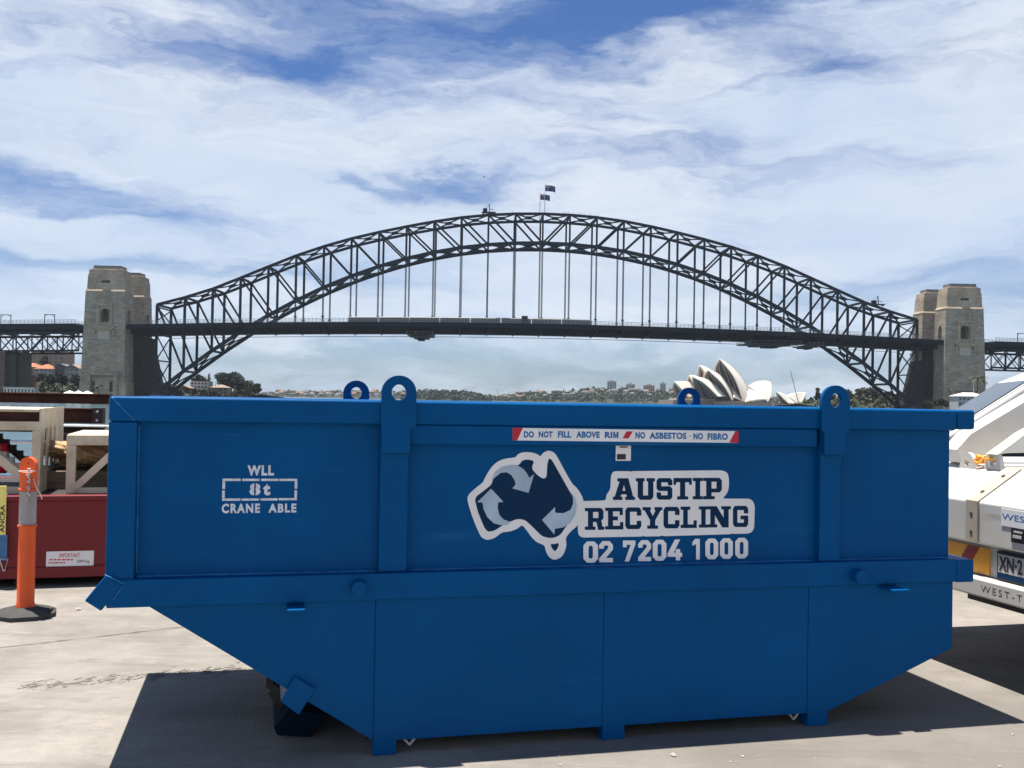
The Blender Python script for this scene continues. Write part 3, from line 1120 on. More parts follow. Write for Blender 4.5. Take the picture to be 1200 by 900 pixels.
def tower(cx, y0, depth, label, detailed):
    t = thing('stone_tower', label, 'tower', bw(cx, y0, 0), BYAW, 'stone bridge towers')
    d = depth

    def lv(hw, z, ins):
        return (-hw, hw, ins, d - ins, z)
    m_ = MB()
    m_.frustum(lv(14.7, -5, -0.5), lv(14.5, 8.6, -0.4))
    m_.build('plinth', M['stone_light'], t)
    m_ = MB()
    m_.frustum(lv(14.1, 8.6, 0), lv(12.5, 66.6, 1.0))
    sh = m_.build('shaft', M['stone'], t)
    cs = [mesh_of(MB().prism(arch_pts(2.7, 46.5, 55.5), -3, d + 3))]
    # footway arch running along the bridge
    ar = MB()
    pts = arch_pts(2.6, 45.6, 55.5)
    n = len(pts)
    yc = d * 0.5
    ar.add([(-30, yc + a, z) for a, z in pts] + [(30, yc + a, z) for a, z in pts],
           [tuple(range(n)), tuple(reversed(range(n, 2 * n)))] + [(i, i + n, (i + 1) % n + n, (i + 1) % n) for i in range(n)])
    cs.append(mesh_of(ar))
    cs.append(mesh_of(MB().box((-5.2, -3, 57.5), (5.2, 1.3, 70))))
    cut(sh, cs)
    m_ = MB()
    m_.frustum(lv(12.7, 66.6, 0.75), lv(12.0, 68.2, 1.5))
    m_.frustum(lv(11.9, 68.2, 1.6), lv(11.5, 77.2, 1.9))
    m_.build('upper_stage', M['stone_light'], t)
    m_ = MB()
    m_.frustum(lv(11.2, 77.2, 2.1), lv(10.9, 80.6, 2.3))
    m_.frustum(lv(9.6, 80.6, 3.0), lv(9.4, 81.4, 3.1))
    m_.build('parapet', M['stone_light'], t)
    m_ = MB()
    m_.frustum(lv(8.7, 81.4, 3.6), lv(8.7, 83.4, 3.6))
    m_.build('roof_cap', M['lead'], t)
    if not detailed:
        return t
    MB().box((-2.6, 1.1, 72.2), (2.6, 2.0, 73.6)).build('slot_opening', M['void'], t)
    m_ = MB()
    m_.box((-6.6, -1.2, 42.6), (6.6, 1.2, 44.0))
    m_.box((-5.6, -0.7, 41.4), (5.6, 1.0, 42.58))
    for x in (-6.2, 6.2):
        m_.box((x - 0.6, -0.9, 39.2), (x + 0.6, 1.0, 41.38))
    m_.build('balcony', M['stone_light'], t)
    MB().box((-3.8, -0.05, 35.5), (3.8, 1.2, 41.2)).build('plaque', M['rib'], t)
    m_ = MB()
    for x in (-4.3, 4.3):
        m_.box((x - 0.8, 0.1, 45), (x + 0.8, 1.6, 57.2))
    m_.box((-5.0, -0.1, 57.25), (5.0, 1.7, 58.6))
    m_.build('window_surround', M['stone_light'], t)
    m_ = MB()
    for x in (-1.9, 0, 1.9):
        m_.box((x - 0.45, 1.0, 27), (x + 0.45, 1.15, 33))
    m_.build('pilaster', M['stone_light'], t)
    m_ = MB()
    for x in (-8.5, 8.5):
        m_.box((x - 1.3, -2.2, -4), (x + 1.3, 0.5, 12.5))
    m_.box((-10.5, -2.4, 12.5), (10.5, 0.6, 14.0))
    m_.build('doorway', M['stone'], t)
    m_ = MB()
    for x in (-5.6, 5.6):
        m_.box((x - 0.9, -0.9, 2), (x + 0.9, 0.2, 8.4))
    m_.build('door_opening', M['void'], t)
    return t


tower(-281.6, -12.2, 18, 'grey sandy stone tower at the left end, nearer of its pair', True)
tower(-281.2, 23.0, 18, 'stone tower at the left end half hidden behind its nearer twin', False)
tower(279.0, -12.2, 18, 'grey sandy stone tower at the right end, nearer of its pair', True)
tower(279.0, 23.0, 18, 'stone tower at the right end half hidden behind its nearer twin', False)
for s, lab in ((-1, 'stone abutment with painted shade under the deck at the left end of the arch'), (1, 'stone abutment with painted shade under the deck at the right end of the arch')):
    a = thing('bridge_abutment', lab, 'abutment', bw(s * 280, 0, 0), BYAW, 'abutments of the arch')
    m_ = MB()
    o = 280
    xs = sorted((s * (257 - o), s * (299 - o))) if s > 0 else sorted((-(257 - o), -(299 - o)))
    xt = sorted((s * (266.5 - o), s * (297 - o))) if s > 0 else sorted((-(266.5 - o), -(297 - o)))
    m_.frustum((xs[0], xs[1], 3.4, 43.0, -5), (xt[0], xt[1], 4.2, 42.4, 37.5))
    m_.build('pier_body', M['stone_shade'], a)
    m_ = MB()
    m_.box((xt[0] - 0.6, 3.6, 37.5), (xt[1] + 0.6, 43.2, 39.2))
    m_.build('coping', M['stone_shade'], a)


# ------------------------------------------------------------------ approach spans
def approach(s, label):
    g = thing('approach_span', label, 'bridge', bw(s * 300.3, 0, 0), BYAW, 'approach spans of the bridge')
    L_ = 160

    def zt(u):
        return 46.2 - 0.026 * u if s < 0 else 46.2 - 0.012 * u
    us = [i * 10 for i in range(17)]
    m_ = MB()
    strip(m_, [(s * u, zt(u) - 0.9) for u in us], 48.0, 0.8, 15)
    for y in (-9.0, 39.0):
        strip(m_, [(s * u, zt(u) - 2.2) for u in us], 0.5, 3.4, y)
    m_.build('deck', M['deck'], g)
    for i in us[::2]:
        MB().box((s * i - 0.4, -8.6, zt(i) - 5.6), (s * i + 0.4, 38.6, zt(i) - 1.4)).build('cross_girder', M['deck'], g)
    for y in (-9.3, 39.3):
        m_ = MB()
        for dz in (0.0, 0.9, 1.8):
            strip(m_, [(s * u, zt(u) + dz) for u in us], 0.14, 0.22, y)
        for i in range(64):
            u = 0.5 + i * 2.5
            m_.box((s * u - 0.1, y - 0.06, zt(u) - 0.3), (s * u + 0.1, y + 0.06, zt(u) + 1.85))
        m_.build('parapet_fence', M['steel_pale'], g)
    for y in (-4.5, 34.5):
        strip(MB(), [(s * u, zt(u) - 6.3) for u in us], 0.9, 1.5, y).build('top_chord', ST, g)
        strip(MB(), [(s * u, zt(u) - 17.8) for u in us], 0.9, 1.2, y).build('bottom_chord', ST, g)
        m_ = MB()
        for i in range(17):
            m_.bar((s * us[i], y, zt(us[i]) - 17.8), (s * us[i], y, zt(us[i]) - 6.3), 0.65, 0.6, (0, 1, 0))
        for i in range(16):
            a, b = (us[i], us[i + 1]) if i % 2 else (us[i + 1], us[i])
            m_.bar((s * a, y, zt(a) - 17.8), (s * b, y, zt(b) - 6.3), 0.62, 0.7)
            m_.bar((s * b, y, zt(b) - 17.8), (s * a, y, zt(a) - 6.3), 0.5, 0.44)
        m_.build('lattice', ST, g)
    return g, zt


g_l, zt_l = approach(-1, 'lattice girder span carrying the deck left of the left towers')
g_r, zt_r = approach(1, 'lattice girder span carrying the deck right of the right towers')


def catenary_mast(s, u, z, label):
    m_ = MB()
    m_.bar((-3.4, 0, 0), (-3.4, 0, 6.2), 0.35)
    m_.bar((3.0, 0, 0), (3.0, 0, 6.2), 0.35)
    m_.bar((-3.8, 0, 6.2), (3.4, 0, 6.2), 0.42)
    m_.bar((-3.4, 0, 4.6), (-1.8, 0, 6.1), 0.2)
    m_.bar((3.0, 0, 4.6), (1.4, 0, 6.1), 0.2)
    o = m_.build('catenary_mast', M['rust_dark'], None, loc=bw(s * (300.3 + u), -3, z - 0.5))
    o.rotation_euler = (0, 0, BYAW)
    tag(o, label, 'mast', 'overhead wire masts')


catenary_mast(-1, 47.5, zt_l(47.5), 'thin overhead wire portal above the left approach, farther from the tower')
catenary_mast(-1, 19.5, zt_l(19.5), 'thin overhead wire portal above the left approach, nearer the tower')
catenary_mast(1, 22, zt_r(22), 'thin overhead wire portal above the right approach span')

# piers under the left approach
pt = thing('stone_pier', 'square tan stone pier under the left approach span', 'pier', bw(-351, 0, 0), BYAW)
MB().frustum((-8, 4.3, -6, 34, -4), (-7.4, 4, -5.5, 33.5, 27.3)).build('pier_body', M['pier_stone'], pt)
tz = thing('steel_trestle', 'dark green steel trestle under the left approach span', 'trestle', bw(-341.6, 0, 0), BYAW)
for y in (-5.5, -2.0):
    MB().bar((0, y, -2), (0, y, 27.4), 4.6, 1.6, (0, 1, 0)).build('leg', M['leaf_deep'], tz)
MB().box((-2.9, -7, 24.5), (2.9, 0, 26.8)).build('cap_beam', M['deck'], tz)

# ------------------------------------------------------------------ the sail-roofed hall across the water
OD = 1500.0
PHI = R(48)
AX = Vector((-math.cos(PHI), -math.sin(PHI), 0))
NR = Vector((math.sin(PHI), -math.cos(PHI), 0))


def oc(cx, cy):
    return 780 + cx / 6.6667, 400 + cy / 6.6667


OB = at(*oc(560, 470), OD)
opera = thing('sail_roofed_hall', 'white hall with sail shaped shell roofs seen beneath the right half of the arch', 'opera house', (OB.x, OB.y, 0), 0)


def ap(cx, cy, w, X0, Y0):
    """point in the hall's own axes (along the axis, to the near side, up) seen at crop position cx, cy"""
    r = ray(*oc(cx, cy))
    kx = r.x / r.y
    bx, by = X0 + w * NR.x, Y0 + w * NR.y
    s = (kx * by - bx) / (AX.x - kx * AX.y)
    y = by + s * AX.y
    return Vector((s, w, EYE + r.z / r.y * y))


def sphere_c(T, B, P, rad):
    a, b = B - T, P - T
    n = a.cross(b)
    cc = T + (n.cross(a) * b.length_squared + b.cross(n) * a.length_squared) / (2 * n.length_squared)
    r2 = (cc - T).length_squared
    rad = max(rad, math.sqrt(r2) * 1.02)
    h = math.sqrt(rad * rad - r2)
    n.normalize()
    c1, c2 = cc + n * h, cc - n * h
    return (c1 if c1.z < c2.z else c2), rad


def slerp(a, b, t):
    om = a.angle(b)
    if om < 1e-5:
        return a.copy()
    return (a * math.sin((1 - t) * om) + b * math.sin(t * om)) / math.sin(om)


def shell(ridge, mouth, wmax, fn, X0, Y0, rad=150, glass=True, th=1.1):
    """sail: ridge outline in the plane of symmetry, mouth edge from the tip down to the pedestal"""
    rp = [fn(*p, 0) for p in ridge]
    nm = len(mouth)
    mpts = [rp[0]]
    for i, p in enumerate(mouth):
        mpts.append(fn(*p, wmax * math.sin(math.pi / 2 * (i + 1) / nm) ** 1.0))
    P, T, B = mpts[-1], rp[0], rp[-1]

    def along(pts, t):
        x = t * (len(pts) - 1)
        i = min(len(pts) - 2, int(x))
        q = x - i
        a, b, c, d = pts[max(0, i - 1)], pts[i], pts[i + 1], pts[min(len(pts) - 1, i + 2)]
        return 0.5 * (2 * b + (c - a) * q + (2 * a - 5 * b + 4 * c - d) * q * q + (3 * b - a - 3 * c + d) * q ** 3)
    C_, rad = sphere_c(T, B, P, rad)
    nu, nv = 16, 16

    def curve(r, t):
        a, b = r - C_, P - C_
        d = slerp(a.normalized(), b.normalized(), t)
        return C_ + d * (a.length * (1 - t) + b.length * t)

    def wp(q, side):
        p = Vector((X0, Y0, 0)) + AX * q.x + NR * (q.y * side)
        return (p.x - OB.x, p.y - OB.y, q.z)
    m_ = MB()
    edges = {}
    for side in (1, -1):
        vs, fs, edge = [], [], []
        for i in range(nu + 1):
            u = i / nu
            for j in range(nv + 1):
                t = j / nv
                q = curve(along(rp, u), t) + (along(mpts, t) - curve(T, t)) * (1 - u) ** 1.6
                if i == 0:
                    edge.append(q.copy())
                q.y = max(q.y, 0)
                vs.append(wp(q, side))
        for i in range(nu):
            for j in range(nv):
                k = i * (nv + 1) + j
                fs.append((k, k + 1, k + nv + 2, k + nv + 1) if j < nv - 1 else (k, k + 1, k + nv + 1))
        m_.add(vs, fs)
        edges[side] = edge
    o = m_.build('shell', M['tile'], opera, smooth='all')
    so = o.modifiers.new('thick', 'SOLIDIFY')
    so.thickness = th
    so.offset = -1
    if glass:
        back = 2.2 if T.x > B.x else -2.2
        rib = MB()
        for side in (1, -1):
            rib.tube([Vector(wp(Vector((q.x - back * 0.3, max(0, q.y - 0.9), q.z - 0.5)), side)) for q in edges[side]], [0.7] * (nv + 1), 6)
        for w_ in (0.33, 0.66):
            rib.tube([Vector(wp(Vector((q.x - back * (0.5 + 1.3 * k / nv), q.y * w_, q.z - 1.2)), 1)) for k, q in enumerate(edges[1])], 0.4, 5)
            rib.tube([Vector(wp(Vector((q.x - back * (0.5 + 1.3 * k / nv), q.y * w_, q.z - 1.2)), -1)) for k, q in enumerate(edges[1])], 0.4, 5)
        rib.build('mouth_rib', M['rib'], o)
        g = MB()
        vs, fs = [], []
        for k, q in enumerate(edges[1]):
            for side in (1, -1):
                vs.append(wp(Vector((q.x - back * (0.7 + 1.5 * k / nv), max(0, q.y - 0.9), q.z - 1.0)), side))
        for k in range(nv):
            fs.append((2 * k, 2 * k + 1, 2 * k + 3, 2 * k + 2))
        g.add(vs, fs)
        g.build('glass_wall', M['dkglass'], o)
    return o


def side_shell(A, B_, C3, X0, Y0, bulge=2.0):
    """triangular shell closing the gap between two sails, on both sides"""
    m_ = MB()
    n = 8
    cen = (A + B_ + C3) / 3
    nor = (B_ - A).cross(C3 - A).normalized()
    if nor.y < 0:
        nor = -nor
    for side in (1, -1):
        vs, idx, fs = [], {}, []
        for i in range(n + 1):
            for j in range(n + 1 - i):
                a, b = i / n, j / n
                c = 1 - a - b
                q = A * a + B_ * b + C3 * c + nor * bulge * 9 * (a * b + b * c + a * c) / 3
                p = Vector((X0, Y0, 0)) + AX * q.x + NR * (q.y * side)
                idx[i, j] = len(vs)
                vs.append((p.x - OB.x, p.y - OB.y, q.z))
        for i in range(n):
            for j in range(n - i):
                fs.append((idx[i, j], idx[i + 1, j], idx[i, j + 1]))
                if j < n - i - 1:
                    fs.append((idx[i + 1, j], idx[i + 1, j + 1], idx[i, j + 1]))
        m_.add(vs, fs)
    o = m_.build('side_shell', M['tile'], opera, smooth='all')
    so = o.modifiers.new('thick', 'SOLIDIFY')
    so.thickness = 0.6


X1, Y1 = OB.x - 2, OB.y + 12
f = lambda cx, cy, w=0: ap(cx, cy, w, X1, Y1)
# near hall
shell([(422, 133), (510, 185), (580, 260), (622, 335), (645, 400)], [(470, 190), (530, 270), (575, 370), (606, 476)], 24, f, X1, Y1)
shell([(335, 220), (410, 250), (470, 305), (515, 380), (534, 450)], [(375, 260), (440, 325), (490, 400), (520, 462)], 22, f, X1, Y1)
shell([(205, 275), (290, 285), (380, 325), (450, 385), (508, 448)], [(280, 312), (345, 365), (385, 405), (408, 430)], 19, f, X1, Y1)
shell([(828, 318), (780, 306), (700, 316), (645, 352)], [(832, 370), (824, 425), (800, 474)], 21, f, X1, Y1, glass=False)
side_shell(f(648, 365), f(618, 476, 24), f(795, 458, 21), X1, Y1)
side_shell(f(510, 345, 6), f(532, 440, 22), f(603, 472, 23), X1, Y1, 1.0)
# hall behind
X2, Y2 = OB.x - 8, OB.y + 75
f2 = lambda cx, cy, w=0: ap(cx, cy, w, X2, Y2)
shell([(265, 190), (312, 203), (372, 250), (425, 330)], [(290, 225), (320, 270), (350, 330), (380, 430)], 12, f2, X2, Y2)
shell([(182, 268), (218, 268), (290, 300), (352, 370)], [(200, 300), (225, 340), (260, 390), (300, 440)], 10, f2, X2, Y2)
shell([(66, 318), (130, 314), (205, 330), (272, 390)], [(90, 345), (120, 375), (150, 405), (180, 440)], 10, f2, X2, Y2)
# small restaurant shells
X3, Y3 = at(*oc(960, 470), OD - 40).to_tuple()[:2]
f3 = lambda cx, cy, w=0: ap(cx, cy, w, X3, Y3)
shell([(865, 395), (905, 404), (940, 418), (975, 440)], [(900, 425), (930, 456), (962, 484)], 6, f3, X3, Y3, rad=90, th=0.7)
shell([(1102, 400), (1050, 400), (990, 408), (945, 424)], [(1088, 435), (1068, 470), (1046, 500)], 8, f3, X3, Y3, rad=60, glass=False, th=0.7)
side_shell(f3(945, 424), f3(962, 484, 8), f3(1044, 498, 8), X3, Y3, 0.5)


def px_block(name, x0, x1, ytop, zb, dist, depth, m, parent, crop=True):
    p, q = (at(*oc(x0, ytop), dist), at(*oc(x1, ytop), dist)) if crop else (at(x0, ytop, dist), at(x1, ytop, dist))
    return MB().box((p.x - OB.x, dist - OB.y, zb), (q.x - OB.x, dist - OB.y + depth, (p.z + q.z) / 2)).build(name, m, parent)


px_block('podium', 60, 470, 462, -5, OD - 30, 150, M['podium'], opera)
px_block('podium', 380, 855, 476, -5, OD - 44, 160, M['podium'], opera)
px_block('podium', 850, 1095, 497, -5, OD - 60, 60, M['podium'], opera)
px_block('glass_foyer', 285, 420, 434, 1, OD - 12, 60, M['dkglass'], opera)
px_block('terrace', 100, 385, 446, -4, OD - 22, 90, M['rib'], opera)
px_block('terrace', 420, 620, 466, -4, OD - 36, 90, M['podium'], opera)

p, q = at(936.8, 474, 1150), at(926.3, 435, 1150)
o = MB().tube([(0, 0, -2), tuple(q - p)], [0.42, 0.28], 8).build('leaning_mast', M['slate'], None, loc=p)
tag(o, 'thin dark mast leaning over the small pair of white shells', 'mast')


# ------------------------------------------------------------------ land across the water
def noise1(x, s):
    return (math.sin(x * 0.113 + s) + 0.6 * math.sin(x * 0.29 + s * 2.1) + 0.35 * math.sin(x * 0.71 + s * 3.7)) / 1.95


LANDS = {}


def land(name, pts, dist, front, back, seed=0.0, rough=1.5):
    """pts: (photo x, photo y of the ridge) at the given distance"""
    n = 80
    x0, x1 = pts[0][0], pts[-1][0]
    cols = []
    for i in range(n + 1):
        px = x0 + (x1 - x0) * i / n
        for (a, b) in zip(pts, pts[1:]):
            if a[0] <= px <= b[0]:
                py = a[1] + (b[1] - a[1]) * (px - a[0]) / (b[0] - a[0])
                break
        c = at(px, py, dist)
        cols.append((c.x, max(WATER + 0.5, c.z) + rough * noise1(i * 3.0, seed)))
    rows = [(-front, 0.0), (-front * 0.98, 0.06), (-front * 0.6, 0.45), (-front * 0.25, 0.82), (0, 1.0), (back * 0.5, 0.7), (back, 0.0)]

    def hgt(x, y):
        """height of the land at world x and distance y"""
        if x <= cols[0][0] or x >= cols[-1][0]:
            return WATER
        k = min(n - 1, int((x - cols[0][0]) / (cols[-1][0] - cols[0][0]) * n))
        while k > 0 and cols[k][0] > x:
            k -= 1
        while k < n - 1 and cols[k + 1][0] < x:
            k += 1
        t = (x - cols[k][0]) / (cols[k + 1][0] - cols[k][0])
        z = cols[k][1] + (cols[k + 1][1] - cols[k][1]) * t
        r = y - dist
        for (a, b) in zip(rows, rows[1:]):
            if a[0] <= r <= b[0]:
                g = a[1] + (b[1] - a[1]) * (r - a[0]) / (b[0] - a[0])
                return WATER - 1 + (z - WATER + 1) * g
        return WATER
    vs, fs = [], []
    for (dy, g) in rows:
        for (x, z) in cols:
            vs.append((x, dist + dy, WATER - 1 + (z - WATER + 1) * g))
    w = n + 1
    for r in range(len(rows) - 1):
        for i in range(n):
            fs.append((r * w + i, r * w + i + 1, (r + 1) * w + i + 1, (r + 1) * w + i))
    o = MB().add(vs, fs).build(name, M['land'], None, smooth='all')
    tag(o, None, None, kind='structure')
    LANDS[name] = (hgt, cols, dist, front)
    return hgt


land('left_hill', [(-90, 424), (0, 428), (40, 430), (66, 436), (92, 441), (180, 452), (240, 458), (306, 464)], 830, 130, 160, 0.3)
land('right_hill', [(935, 474), (965, 468), (1000, 465), (1060, 466), (1100, 466), (1240, 464), (1320, 464)], 900, 160, 160, 1.3)
land('far_hill', [(280, 464), (330, 460.5), (400, 459.5), (470, 460.5), (520, 462), (570, 465.5)], 3500, 300, 400, 2.0, 2.0)
land('headland', [(478, 466), (495, 461.5), (530, 461), (555, 463.5), (575, 468)], 2500, 150, 200, 2.6)
land('city_hill', [(560, 468.5), (590, 467), (620, 463), (660, 460.5), (690, 458), (730, 459), (790, 463), (860, 468), (960, 472)], 2900, 330, 400, 3.1, 2.0)
land('distant_hill', [(300, 463.4), (420, 463), (560, 465.3), (640, 466), (900, 470)], 5200, 300, 400, 4.1, 2.0)


# ------------------------------------------------------------------ foliage
def clump_faces(mb, c, r, n, size, flat=0.7, mi=0, rng=random):
    for _ in range(n):
        while True:
            d = Vector((rng.uniform(-1, 1), rng.uniform(-1, 1), rng.uniform(-1, 1)))
            if 0.05 < d.length < 1:
                break
        d = d.normalized() * (0.35 + 0.65 * rng.random() ** 0.5)
        p = Vector(c) + Vector((d.x * r[0], d.y * r[1], d.z * r[2]))
        u = Vector((rng.gauss(0, 1), rng.gauss(0, 1), rng.gauss(0, flat))).normalized()
        w = u.cross(Vector((rng.gauss(0, 1), rng.gauss(0, 1), rng.gauss(0, 1)))).normalized()
        s = size * rng.uniform(0.55, 1.3)
        mb.add([p - u * s - w * s * 0.5, p + u * s * 0.2 - w * s * 0.7, p + u * s + w * s * 0.3, p - u * s * 0.1 + w * s * 0.7], [(0, 1, 2, 3)], mi)


def tree(name, label, loc, h, w, leafm, lobes=9, leaves=150, seed=1, group=None, size=0.7, trunk=0.3):
    rng = random.Random(seed)
    t = thing(name, label, 'tree', loc, 0, group)
    m_ = MB()
    m_.tube([(0, 0, -1.5), (0.1, 0, h * trunk * 0.6), (0.0, 0.1, h * trunk), (0.1, 0, h * 0.75)],
            [h * 0.035, h * 0.028, h * 0.022, h * 0.006], 7)
    for k in range(5):
        a = rng.uniform(0, 6.28)
        m_.tube([(0, 0, h * trunk * rng.uniform(0.8, 1.2)), (math.cos(a) * w * 0.18, math.sin(a) * w * 0.18, h * 0.55),
                 (math.cos(a) * w * 0.34, math.sin(a) * w * 0.34, h * 0.72)], [h * 0.016, h * 0.011, h * 0.004], 5)
    m_.build('trunk', M['bark'], t)
    c = MB()
    for k in range(lobes):
        a = rng.uniform(0, 6.28)
        rr = w * 0.5 * rng.uniform(0.15, 0.78)
        zz = h * (trunk + (1 - trunk) * rng.uniform(0.22, 0.86))
        lr = w * rng.uniform(0.14, 0.27)
        fall = 1 - 0.35 * (zz / h)
        clump_faces(c, (math.cos(a) * rr * fall, math.sin(a) * rr * fall, zz), (lr, lr, lr * rng.uniform(0.5, 0.75)), leaves, size, rng=rng)
    c.build('crown', leafm, t)
    return t


def conifer(label, loc, h, seed=1, group=None):
    rng = random.Random(seed)
    t = thing('conifer', label, 'tree', loc, 0, group)
    MB().tube([(0, 0, -1.5), (0, 0, h)], [h * 0.022, 0.04], 6).build('trunk', M['bark'], t)
    c = MB()
    for k in range(13):
        z = h * (0.16 + 0.82 * k / 12)
        r = h * 0.21 * (1 - k / 13) + 0.3
        for j in range(7):
            a = rng.uniform(0, 6.28)
            clump_faces(c, (math.cos(a) * r * 0.55, math.sin(a) * r * 0.55, z), (r * 0.5, r * 0.5, 0.35), 10, 0.45, rng=rng)
    c.build('crown', M['leaf_deep'], t)
    return t


def palm(label, loc, h, seed=1, group=None):
    rng = random.Random(seed)
    t = thing('palm_tree', label, 'palm', loc, 0, group)
    MB().tube([(0, 0, -1), (0.15, 0, h * 0.5), (0.1, 0.1, h)], [0.42, 0.32, 0.28], 7).build('trunk', M['bark'], t)
    c = MB()
    for k in range(22):
        a = k * 2.4
        e = rng.uniform(0.1, 1.1)
        L_ = h * rng.uniform(0.42, 0.56)
        prev = None
        for i in range(6):
            s = i / 5
            p = Vector((math.cos(a) * L_ * s * math.cos(e * 0.6), math.sin(a) * L_ * s * math.cos(e * 0.6), h + L_ * (s * e * 0.8 - s * s * 0.75)))
            wv = Vector((-math.sin(a), math.cos(a), 0)) * (0.55 * (1 - abs(s - 0.4)))
            if prev:
                c.add([prev[0] - prev[1], p - wv, p, prev[0]], [(0, 1, 2, 3)])
                c.add([prev[0] + prev[1] - Vector((0, 0, 0.25)), prev[0], p, p + wv - Vector((0, 0, 0.25))], [(0, 1, 2, 3)])
            prev = (p, wv)
    c.build('crown', M['leaf_olive'], t)
    return t


def px_tree(kind, px, pyb, pyt, dist, wpx, label, m='leaf', seed=1, group=None, **kw):
    b, tt = at(px, pyb, dist), at(px, pyt, dist)
    h = tt.z - b.z
    w = wpx * dist / FPX
    if kind == 'conifer':
        return conifer(label, b, h, seed, group)
    if kind == 'palm':
        return palm(label, b, h, seed, group)
    return tree(kind, label, b, h, w, M[m], seed=seed, group=group, **kw)


# headland trees right of the left abutment
px_tree('broad_tree', 268, 464, 437, 800, 44, 'broad dark spreading tree above the brown roofed house', 'leaf_deep', 3, lobes=16, leaves=210, size=0.8)
px_tree('round_tree', 288, 465, 447, 805, 30, 'rounded dark tree between the broad tree and the tip of the headland', 'leaf', 4, lobes=13, leaves=190)
px_tree('round_tree', 301, 466, 450, 800, 16, 'last dark tree at the tip of the left headland', 'leaf_deep', 5, lobes=9, leaves=170)
px_tree('round_tree', 233, 462, 439, 830, 22, 'dark tree behind the white apartment block, crossed by the arch', 'leaf_deep', 6, lobes=15)
px_tree('conifer', 244.5, 462, 438, 835, 5, 'narrow dark conifer rising behind the white apartment block', seed=7)
px_tree('round_tree', 246, 468, 457, 735, 28, 'low olive tree in front of the brown roofed house', 'leaf_olive', 8, lobes=15, trunk=0.15)
px_tree('round_tree', 280, 469, 457, 738, 24, 'low olive tree at the water below the broad dark tree', 'leaf_olive', 9, lobes=15, trunk=0.15)
px_tree('round_tree', 192, 466, 449, 760, 24, 'leafy tree at the foot of the left end post', 'leaf', 10, lobes=14, trunk=0.2)
px_tree('round_tree', 209, 467, 455, 745, 18, 'small tree under the lower chord beside the white apartments', 'leaf_olive', 12, lobes=8, trunk=0.2)
# slope left of the tower
for i, (px, yb, yt, w_, mm, lab) in enumerate([
        (34, 452, 438, 16, 'leaf', 'bushy tree above the brick building'),
        (47, 452, 437, 15, 'leaf_deep', 'dark tree below the terracotta roofs'),
        (60, 453, 438, 17, 'leaf', 'leafy tree below the dark gabled house'),
        (73, 453, 438, 16, 'leaf_deep', 'dark tree below the grey gabled house'),
        (87, 453, 439, 16, 'leaf', 'leafy tree against the left tower'),
        (53, 429, 416, 14, 'leaf_olive', 'olive tree in front of the tan block'),
        (31, 425, 412, 12, 'leaf', 'tree between the trestle and the tan block'),
        (95, 456, 447, 10, 'leaf_olive', 'shrubby tree at the tower foot')]):
    px_tree('round_tree', px, yb + 2, yt, 745 if yb > 440 else 800, w_, lab, mm, 20 + i, lobes=12, leaves=150, trunk=0.15)
for i, (px, yb, yt, lab) in enumerate([(49, 461, 449, 'palm on the foreshore below the dark trees, leftmost of four'), (68, 461, 450, 'palm on the foreshore left of the white marquee'),
                                       (84, 461, 451, 'palm standing behind the white marquee'), (115, 463, 452, 'palm in front of the left tower doorway')]):
    px_tree('palm', px, yb + 1, yt, 640, 8, lab, seed=40 + i, group='palms on the left foreshore')
# right shore
for i, (px, yt, w_, mm, lab) in enumerate([
        (958, 452, 8, 'leaf_deep', 'slim dark tree left of the right lifting lug'),
        (990, 457, 22, 'leaf', 'leafy tree just right of the right lifting lug'),
        (1008, 455, 20, 'leaf_olive', 'olive tree between the lug and the arch foot'),
        (1024, 454, 22, 'leaf', 'tall leafy tree beneath the lower chord at right'),
        (1040, 458, 20, 'leaf_deep', 'dark tree behind the right arch foot'),
        (1000, 462, 26, 'leaf_olive', 'low olive tree on the right shore near the lug'),
        (1030, 464, 24, 'leaf', 'low leafy tree at the right arch foot'),
        (975, 460, 12, 'leaf_olive', 'small olive tree hidden behind the right lifting lug')]):
    px_tree('round_tree', px, 474, yt, 860 + 12 * (i % 3), w_, lab, mm, 60 + i, lobes=15, leaves=170, trunk=0.15)
px_tree('palm', 1145, 470, 444, 610, 9, 'palm in front of the right tower beside the pavilion', seed=80)
for i, px in enumerate((1164, 1178, 1194)):
    px_tree('round_tree', px, 470, (456, 452, 450)[i], 760, 18, ('leafy tree just right of the right tower', 'leafy tree above the van roof', 'leafy tree at the right edge under the approach span')[i], 'leaf', 90 + i, lobes=14, trunk=0.15)
for i, px in enumerate((1090, 1104, 1118)):
    px_tree('shrub', px, 478, 467, 610, 18, ('shrub below the dark abutment', 'shrub below the tower corner', 'shrub beside the pavilion')[i], 'leaf_olive', 95 + i, lobes=8, trunk=0.05, size=0.5)


def wood(name, land_name, label, n, size, ylim, x_lim=None, m='leaf', seed=1):
    """tree cover of a far slope as one mass"""
    hgt, cols, dist, front = LANDS[land_name]
    rng = random.Random(seed)
    c = MB()
    xa, xb = x_lim or (cols[0][0], cols[-1][0])
    for _ in range(n):
        x = rng.uniform(xa, xb)
        y = dist + rng.uniform(*ylim) * front
        z = hgt(x, y)
        if z < WATER + 1:
            continue
        s = size * rng.uniform(0.6, 1.3)
        clump_faces(c, (x, y, z + s * 0.4), (s, s, s * 0.8), 16, s * 0.45, rng=rng)
    o = c.build(name, M[m])
    tag(o, label, 'trees', kind='stuff')


